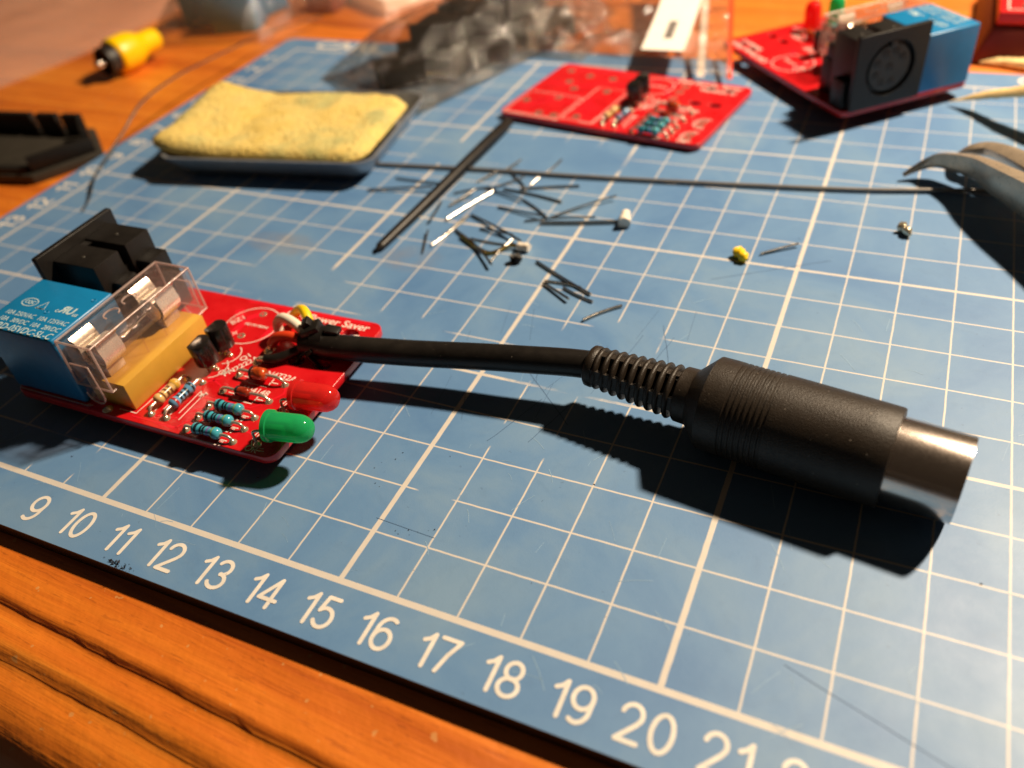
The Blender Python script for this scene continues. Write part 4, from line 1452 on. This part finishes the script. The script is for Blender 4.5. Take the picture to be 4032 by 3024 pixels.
splinter([(22.40, 18.70, .10), (23.1, 18.45, .42), (23.95, 17.85, .85), (25.2, 17.2, 1.45), (26.5, 16.6, 2.0)], [.015, .17, .26, .33, .36], "pale pointed wood splinter leaning under the corner of a red board")
splinter([(23.10, 22.35, -.20), (23.6, 22.40, -.18), (24.4, 22.2, -.16), (25.6, 22.0, -.14)], [.03, .18, .24, .28], "ragged pale splinter lying on the desk before the red box", (1, .7))
vs = []
rb = empty("red_box", (25.7, 25.1, DZ), 0, None, "red box with maroon sides on the desk behind the mat", "box")
vs, fs = box(-2.9, 3, -2.7, 3, 0, 1.05)
vs = [(x + (.42 if x < 0 and z > .5 else 0), y + (.25 if y < 0 and z > .5 else 0), z) for x, y, z in vs]
mk("box_base", vs, fs, M['maroon'], rb, 30, .12, 3)
mk("box_lid", *box(-2.42, 3, -2.40, 3, 1.052, 1.42), M['redbox'], rb, 30, .06, 3)
mk("lid_line", *join(box(-2.2, 2.8, -2.20, -2.16, 1.4205, 1.43), box(-2.2, -2.16, -2.16, 2.8, 1.4205, 1.43)), M['silk'], rb)
mk("lid_stud", *dome((-1.75, -1.9, 1.42), .12, .1), M['solder'], rb, 60)

# ================================================================== phono plug and black tray, left
pl0, pl1 = V((-6.55, 16.75, .40)), V((-6.25, 20.0, .40))
pdir = (pl1 - pl0).normalized()
pr_ = empty("phono_plug", (-6.9, 17.5, DZ), 0, None, "yellow phono plug with dark ring and metal tip on the desk", "plug")
o2 = -V((-6.9, 17.5, DZ))
def pm(name, prof, mat, sm=40, closed=True):
    g = lathe(prof, pl0, pdir, 28, closed=closed)
    return mk(name, [V(v) + o2 for v in g[0]], g[1], mat, pr_, sm)


pm("grip", [(.42, .50), (.43, .60), (.48, .66), (.62, .69), (1.25, .68), (1.5, .62), (1.68, .52), (1.8, .45), (2.0, .43), (2.4, .42), (2.58, .38), (2.66, .28), (2.67, .06)], M['yellowpl'])
pm("outer_contact", [(.0, .46), (.0, .53), (.44, .54), (.44, .46), (.0, .46)], M['matside'], 40, False)
pm("insulator", [(.2, .45), (.2, .12)], M['black'], 40, False)
pm("centre_pin", [(-.42, .02), (-.38, .10), (-.3, .14), (.3, .14)], M['chrome'])

bt = empty("black_tray", (-3.6, 10.9, DZ), 0, None, "notched black plastic tray on the desk beside the mat", "tray")
bo = -V((-3.6, 10.9, DZ))
c = [(-2.35, 9.30), (-1.25, 11.2), (-3.0, 12.55), (-9.5, 11.8), (-9.5, 8.6), (-4.0, 9.0)]
n = len(c)
def poly(cs, z0, z1):
    k = len(cs)
    return [(x, y, z0) for x, y in cs] + [(x, y, z1) for x, y in cs], [tuple(reversed(range(k))), tuple(range(k, 2 * k))] + [(i, (i + 1) % k, k + (i + 1) % k, k + i) for i in range(k)]
g = poly(c, DZ, DZ + .30)
mk("tray_floor", [V(v) + bo for v in g[0]], g[1], M['greypl'], bt, 30, .04)
def wallp(p, q, z0, z1, th, name="tray_wall"):
    p, q = V(p), V(q)
    d = (q - p).normalized()
    nn = V((-d.y, d.x)) * th
    cs = [(p.x, p.y), (q.x, q.y), (q.x + nn.x, q.y + nn.y), (p.x + nn.x, p.y + nn.y)]
    g = poly(cs, z0, z1)
    mk(name, [V(v) + bo for v in g[0]], g[1], M['black'], bt, 30, .02)
wallp((-2.45, 9.45), (-1.45, 11.15), DZ + .302, DZ + .75, .25)
wallp((-1.62, 11.25), (-2.62, 12.02), DZ + .302, DZ + .95, .22)
wallp((-2.85, 12.2), (-3.55, 12.12), DZ + .302, DZ + .98, .22)
wallp((-3.80, 12.10), (-4.6, 12.0), DZ + .302, DZ + .98, .22)
wallp((-4.85, 11.98), (-9.3, 11.45), DZ + .302, DZ + .98, .22)
wallp((-4.2, 9.05), (-2.6, 9.4), DZ + .302, DZ + .45, .3)

# ================================================================== plastic bags
def sheet(name, f, nu, nv, mat, parent, th=0.012):
    vs = [f(i / nu, j / nv) for j in range(nv + 1) for i in range(nu + 1)]
    fs = [(j * (nu + 1) + i, j * (nu + 1) + i + 1, (j + 1) * (nu + 1) + i + 1, (j + 1) * (nu + 1) + i) for j in range(nv) for i in range(nu)]
    return mk(name, vs, fs, mat, parent, 80)


def crumple(x, y, k, amp, seed):
    p = V((x * k, y * k, seed))
    return amp * (noise.noise(p) + .5 * abs(noise.noise(p * 2.3)) + .3 * noise.noise(p * 4.1))


# clear bag with black parts, standing on the far edge of the mat
bagc = empty("poly_bag", (6.6, 19.4, 0), 0, None, "crumpled clear bag full of black parts at the mat's far edge", "bag", "clear plastic bags")
bx = Matrix.Rotation(R(66), 4, 'Z')
def bag_surface(top):
    def f(u, v):
        a, b = (u - .5) * 2, (v - .5) * 2
        L, W = 5.0, 2.3
        fat = max(0, 1 - abs(a) ** 2.6) ** .6 * max(0, 1 - abs(b) ** 2.4) ** .55
        z = (1.75 if top else .0) * fat + (.10 if top else .05)
        x, y = a * L, b * W * (1 - .18 * a)
        z += crumple(x, y, 1.1, .20, 3.3 if top else 7) * (fat ** .4 if top else .2)
        q = bx @ V((x, y, 0))
        return (q.x + .75, q.y + 1.55, max(.012, z))
    return f
sheet("bag_film", bag_surface(True), 48, 30, M['filmdark'], bagc)
sheet("bag_film", bag_surface(False), 30, 16, M['filmdark'], bagc)
rj = random.Random(8)
spots = [(-3.5, -.1, .0), (-2.3, .75, .0), (-2.2, -.75, .0), (-.8, .0, .0), (-.7, 1.35, .0), (-.7, -1.35, .0), (.8, .8, .0), (.8, -.7, .0), (2.3, .1, .0), (2.4, -1.2, .0),
         (-1.6, .05, .92), (-.1, -.6, .92), (-.1, .75, .92), (1.4, .1, .92), (2.6, .6, .92)]
what = ["at the corner nearest the sponge", "second row, sponge side", "second row, board side", "middle of the lower layer", "lower layer, third row, sponge side", "lower layer, third row, board side", "lower layer, fourth row, sponge side",
        "lower layer, fourth row, board side", "deepest in the lower layer", "deepest on the board side", "top layer, nearest the mat's middle", "top layer, board side", "top layer, sponge side", "top layer, over the mat's edge", "top layer, farthest back"]
for i, (x, y, z) in enumerate(spots):
    q = bx @ V((x, y, 0))
    so = empty("bagged_socket", (7.35 + q.x, 20.95 + q.y, .08 + z * .8), rj.uniform(0, 180), None, "black plastic socket inside the crumpled bag, " + what[i], "socket", "sockets in the crumpled bag")
    sx, sy = rj.uniform(.58, .72), rj.uniform(.5, .66)
    mk("socket_body", *box(-sx, sx, -sy, sy, 0, .66), M['black'], so, 30, .04)
    mk("socket_face", *box(-sx - .1, -sx - .002, -sy - .1, sy + .1, -.03, .72), M['greypl'], so, 30, .03)
mk("brass_strip", *xf(box(-.55, .55, -.10, .10, 0, .05), Matrix.Translation((.55, -1.35, .25)) @ Matrix.Rotation(R(20), 4, 'Z')), M['gilt'], bagc)

# clear bag lying behind the half-assembled board with white label and zip line
bagr = empty("poly_bag", (13.5, 24, 0), 0, None, "flat clear bag with a white label and a red zip line", "bag", "clear plastic bags")
def ztop(x, y):
    d = max(0, min(1, (y - 18) / 6))
    wr = max(0, 1 - ((x - 9.8) / 2.6) ** 2 - ((y - 21.2) / 2.2) ** 2)
    return .42 + .75 * d - .018 * (x - 14) ** 2 * (1 - .6 * d) + crumple(x, y, .45, .14, 1.7) + wr * (.25 + crumple(x, y, 1.7, .34, 6.1))
def fr(u, v):
    x = 8.6 + 8.0 * u
    y0 = 20.9 - 2.4 * u ** 1.6
    y = y0 + (34 - y0) * v ** 1.25
    x2 = x - .225 * (y - 18.6) * u
    return (x2 - 13.5, y - 24, max(.34 if y < 21.2 else -.22, ztop(x, y)))
sheet("bag_film", fr, 80, 90, M['film'], bagr)
def lab(u, v, x0, x1, dz):
    x = x0 + (x1 - x0) * u
    y = 19.55 + 8 * v
    return (x - .10 * (y - 19.55) - 13.5 + .10 * math.sin(v * 2), y - 24, .78 + .9 * v + 1.2 * v * v + dz)
sheet("paper_label", lambda u, v: lab(u, v, 13.62, 14.95, 0), 8, 20, M['label'], bagr)
sheet("label_print", lambda u, v: lab(.42 + .2 * u, .09 + .13 * v, 13.62, 14.95, .012), 6, 6, M['ink'], bagr)
def stripe(x0, x1, dz):
    def f(u, v):
        y = 18.75 + 13 * v
        return (x0 + (x1 - x0) * u - .225 * (y - 18.6) - 13.5, y - 24, .34 + .16 * (y - 18.75) + dz)
    return f
sheet("zip_line", stripe(16.50, 16.66, .0), 2, 24, M['redstripe'], bagr)
sheet("zip_line", stripe(15.62, 15.84, .02), 2, 24, M['whitestripe'], bagr)

def knot(cx, cy, sx, sy, seed, z0=.05):
    def f(u, v):
        a, b = (u - .5) * 2, (v - .5) * 2
        x, y = cx + a * sx, cy + b * sy
        fat = max(0, 1 - a * a) * max(0, 1 - b * b)
        return (x - 13.5, y - 24, z0 + fat * (.35 + 1.3 * abs(crumple(x, y, 1.9, .42, seed))))
    return f
sheet("crumpled_fold", knot(9.9, 21.2, 1.5, .9, 2.2), 40, 30, M['sparkle'], bagr)
sheet("crumpled_fold", knot(12.0, 21.6, 1.3, .8, 5.7), 40, 30, M['sparkle'], bagr)

# wide milky bag on the desk at the far left
bagl = empty("poly_bag", (-14, 22, DZ), 0, None, "large milky plastic bag spread on the desk behind the yellow plug", "bag", "clear plastic bags")
def fl(u, v):
    t = v
    x = -34 + 22.6 * u + 1.6 * math.sin(v * 5)
    y = 7 + 30 * v + 7.0 * u
    z = .05 + 1.1 * math.sin(min(1, (1 - u) * 1.6) * 1.57) + (crumple(x, y, .25, .9, 4) + .35 * abs(noise.noise(V((x * .5 + y * .35, 0, 8))))) * (1 - u ** 3)
    if u > .97:
        z = .02
    return (x + 14, y - 22, max(.012, z))
sheet("bag_film", fl, 50, 44, M['filmhazy'], bagl)
sheet("bag_film", lambda u, v: (fl(u * .985, v)[0], fl(u * .985, v)[1], .008), 12, 12, M['filmhazy'], bagl)

# small bag with blue relays
bagb = empty("poly_bag", (-5.6, 23.6, DZ), 0, None, "small clear bag holding blue relays behind the yellow plug", "bag", "clear plastic bags")
def fb(u, v):
    a, b = (u - .5) * 2, (v - .5) * 2
    fat = max(0, 1 - abs(a) ** 3) ** .5 * max(0, 1 - abs(b) ** 3) ** .5
    x, y = a * 2.6, b * 3.0
    q = Matrix.Rotation(R(10), 4, 'Z') @ V((x, y, 0))
    return (q.x, q.y, .03 + 1.95 * fat + crumple(x, y, .8, .15, 9) * fat)
sheet("bag_film", fb, 30, 30, M['film'], bagb)
for i, (x, y, rz_, wh) in enumerate(((-1.2, -.4, 12, "nearest the yellow plug"), (.75, -.9, 20, "on the mat side"), (.3, 1.2, -15, "at the back"))):
    so = empty("bagged_relay", (-5.6 + x, 23.6 + y, DZ + .05), rz_, None, "blue relay in the small clear bag, " + wh, "relay", "relays in the small bag")
    mk("relay_case", *box(-.95, .95, -.77, .77, 0, 1.5), M['relay'], so, 30, .05)
    mk("relay_base", *box(-.93, .93, -.75, .75, -.04, -.001), M['black'], so)

# bag with pale contents further right; a dark block stands in for shadow
bagp = empty("poly_bag", (-.2, 26.2, DZ), 0, None, "clear bag with pale folded paper near the desk's far edge", "bag", "clear plastic bags")
def fp(u, v):
    a, b = (u - .5) * 2, (v - .5) * 2
    fat = max(0, 1 - abs(a) ** 3) ** .5 * max(0, 1 - abs(b) ** 3) ** .5
    x, y = a * 3.1, b * 3.0 + .35 * a * a
    q = Matrix.Rotation(R(-14), 4, 'Z') @ V((x, y, 0))
    return (q.x, q.y, .02 + 1.3 * fat + crumple(x, y, .7, .2, 5) * fat)
sheet("bag_film", fp, 30, 30, M['filmhazy'], bagp)
mk("folded_paper", *xf(box(-1.9, 1.7, -1.4, 2.2, .1, .7), Matrix.Translation((.7, .3, 0)) @ Matrix.Rotation(R(-30), 4, 'Z')), M['label'], bagp, 30, .1, 3)
mk("shadow_block", *box(-2.6, -1.2, -1.6, 1.6, .05, .75), M['maroon'], bagp, 30, .1, 3)  # dark block added where only shadow falls beside the relay bag
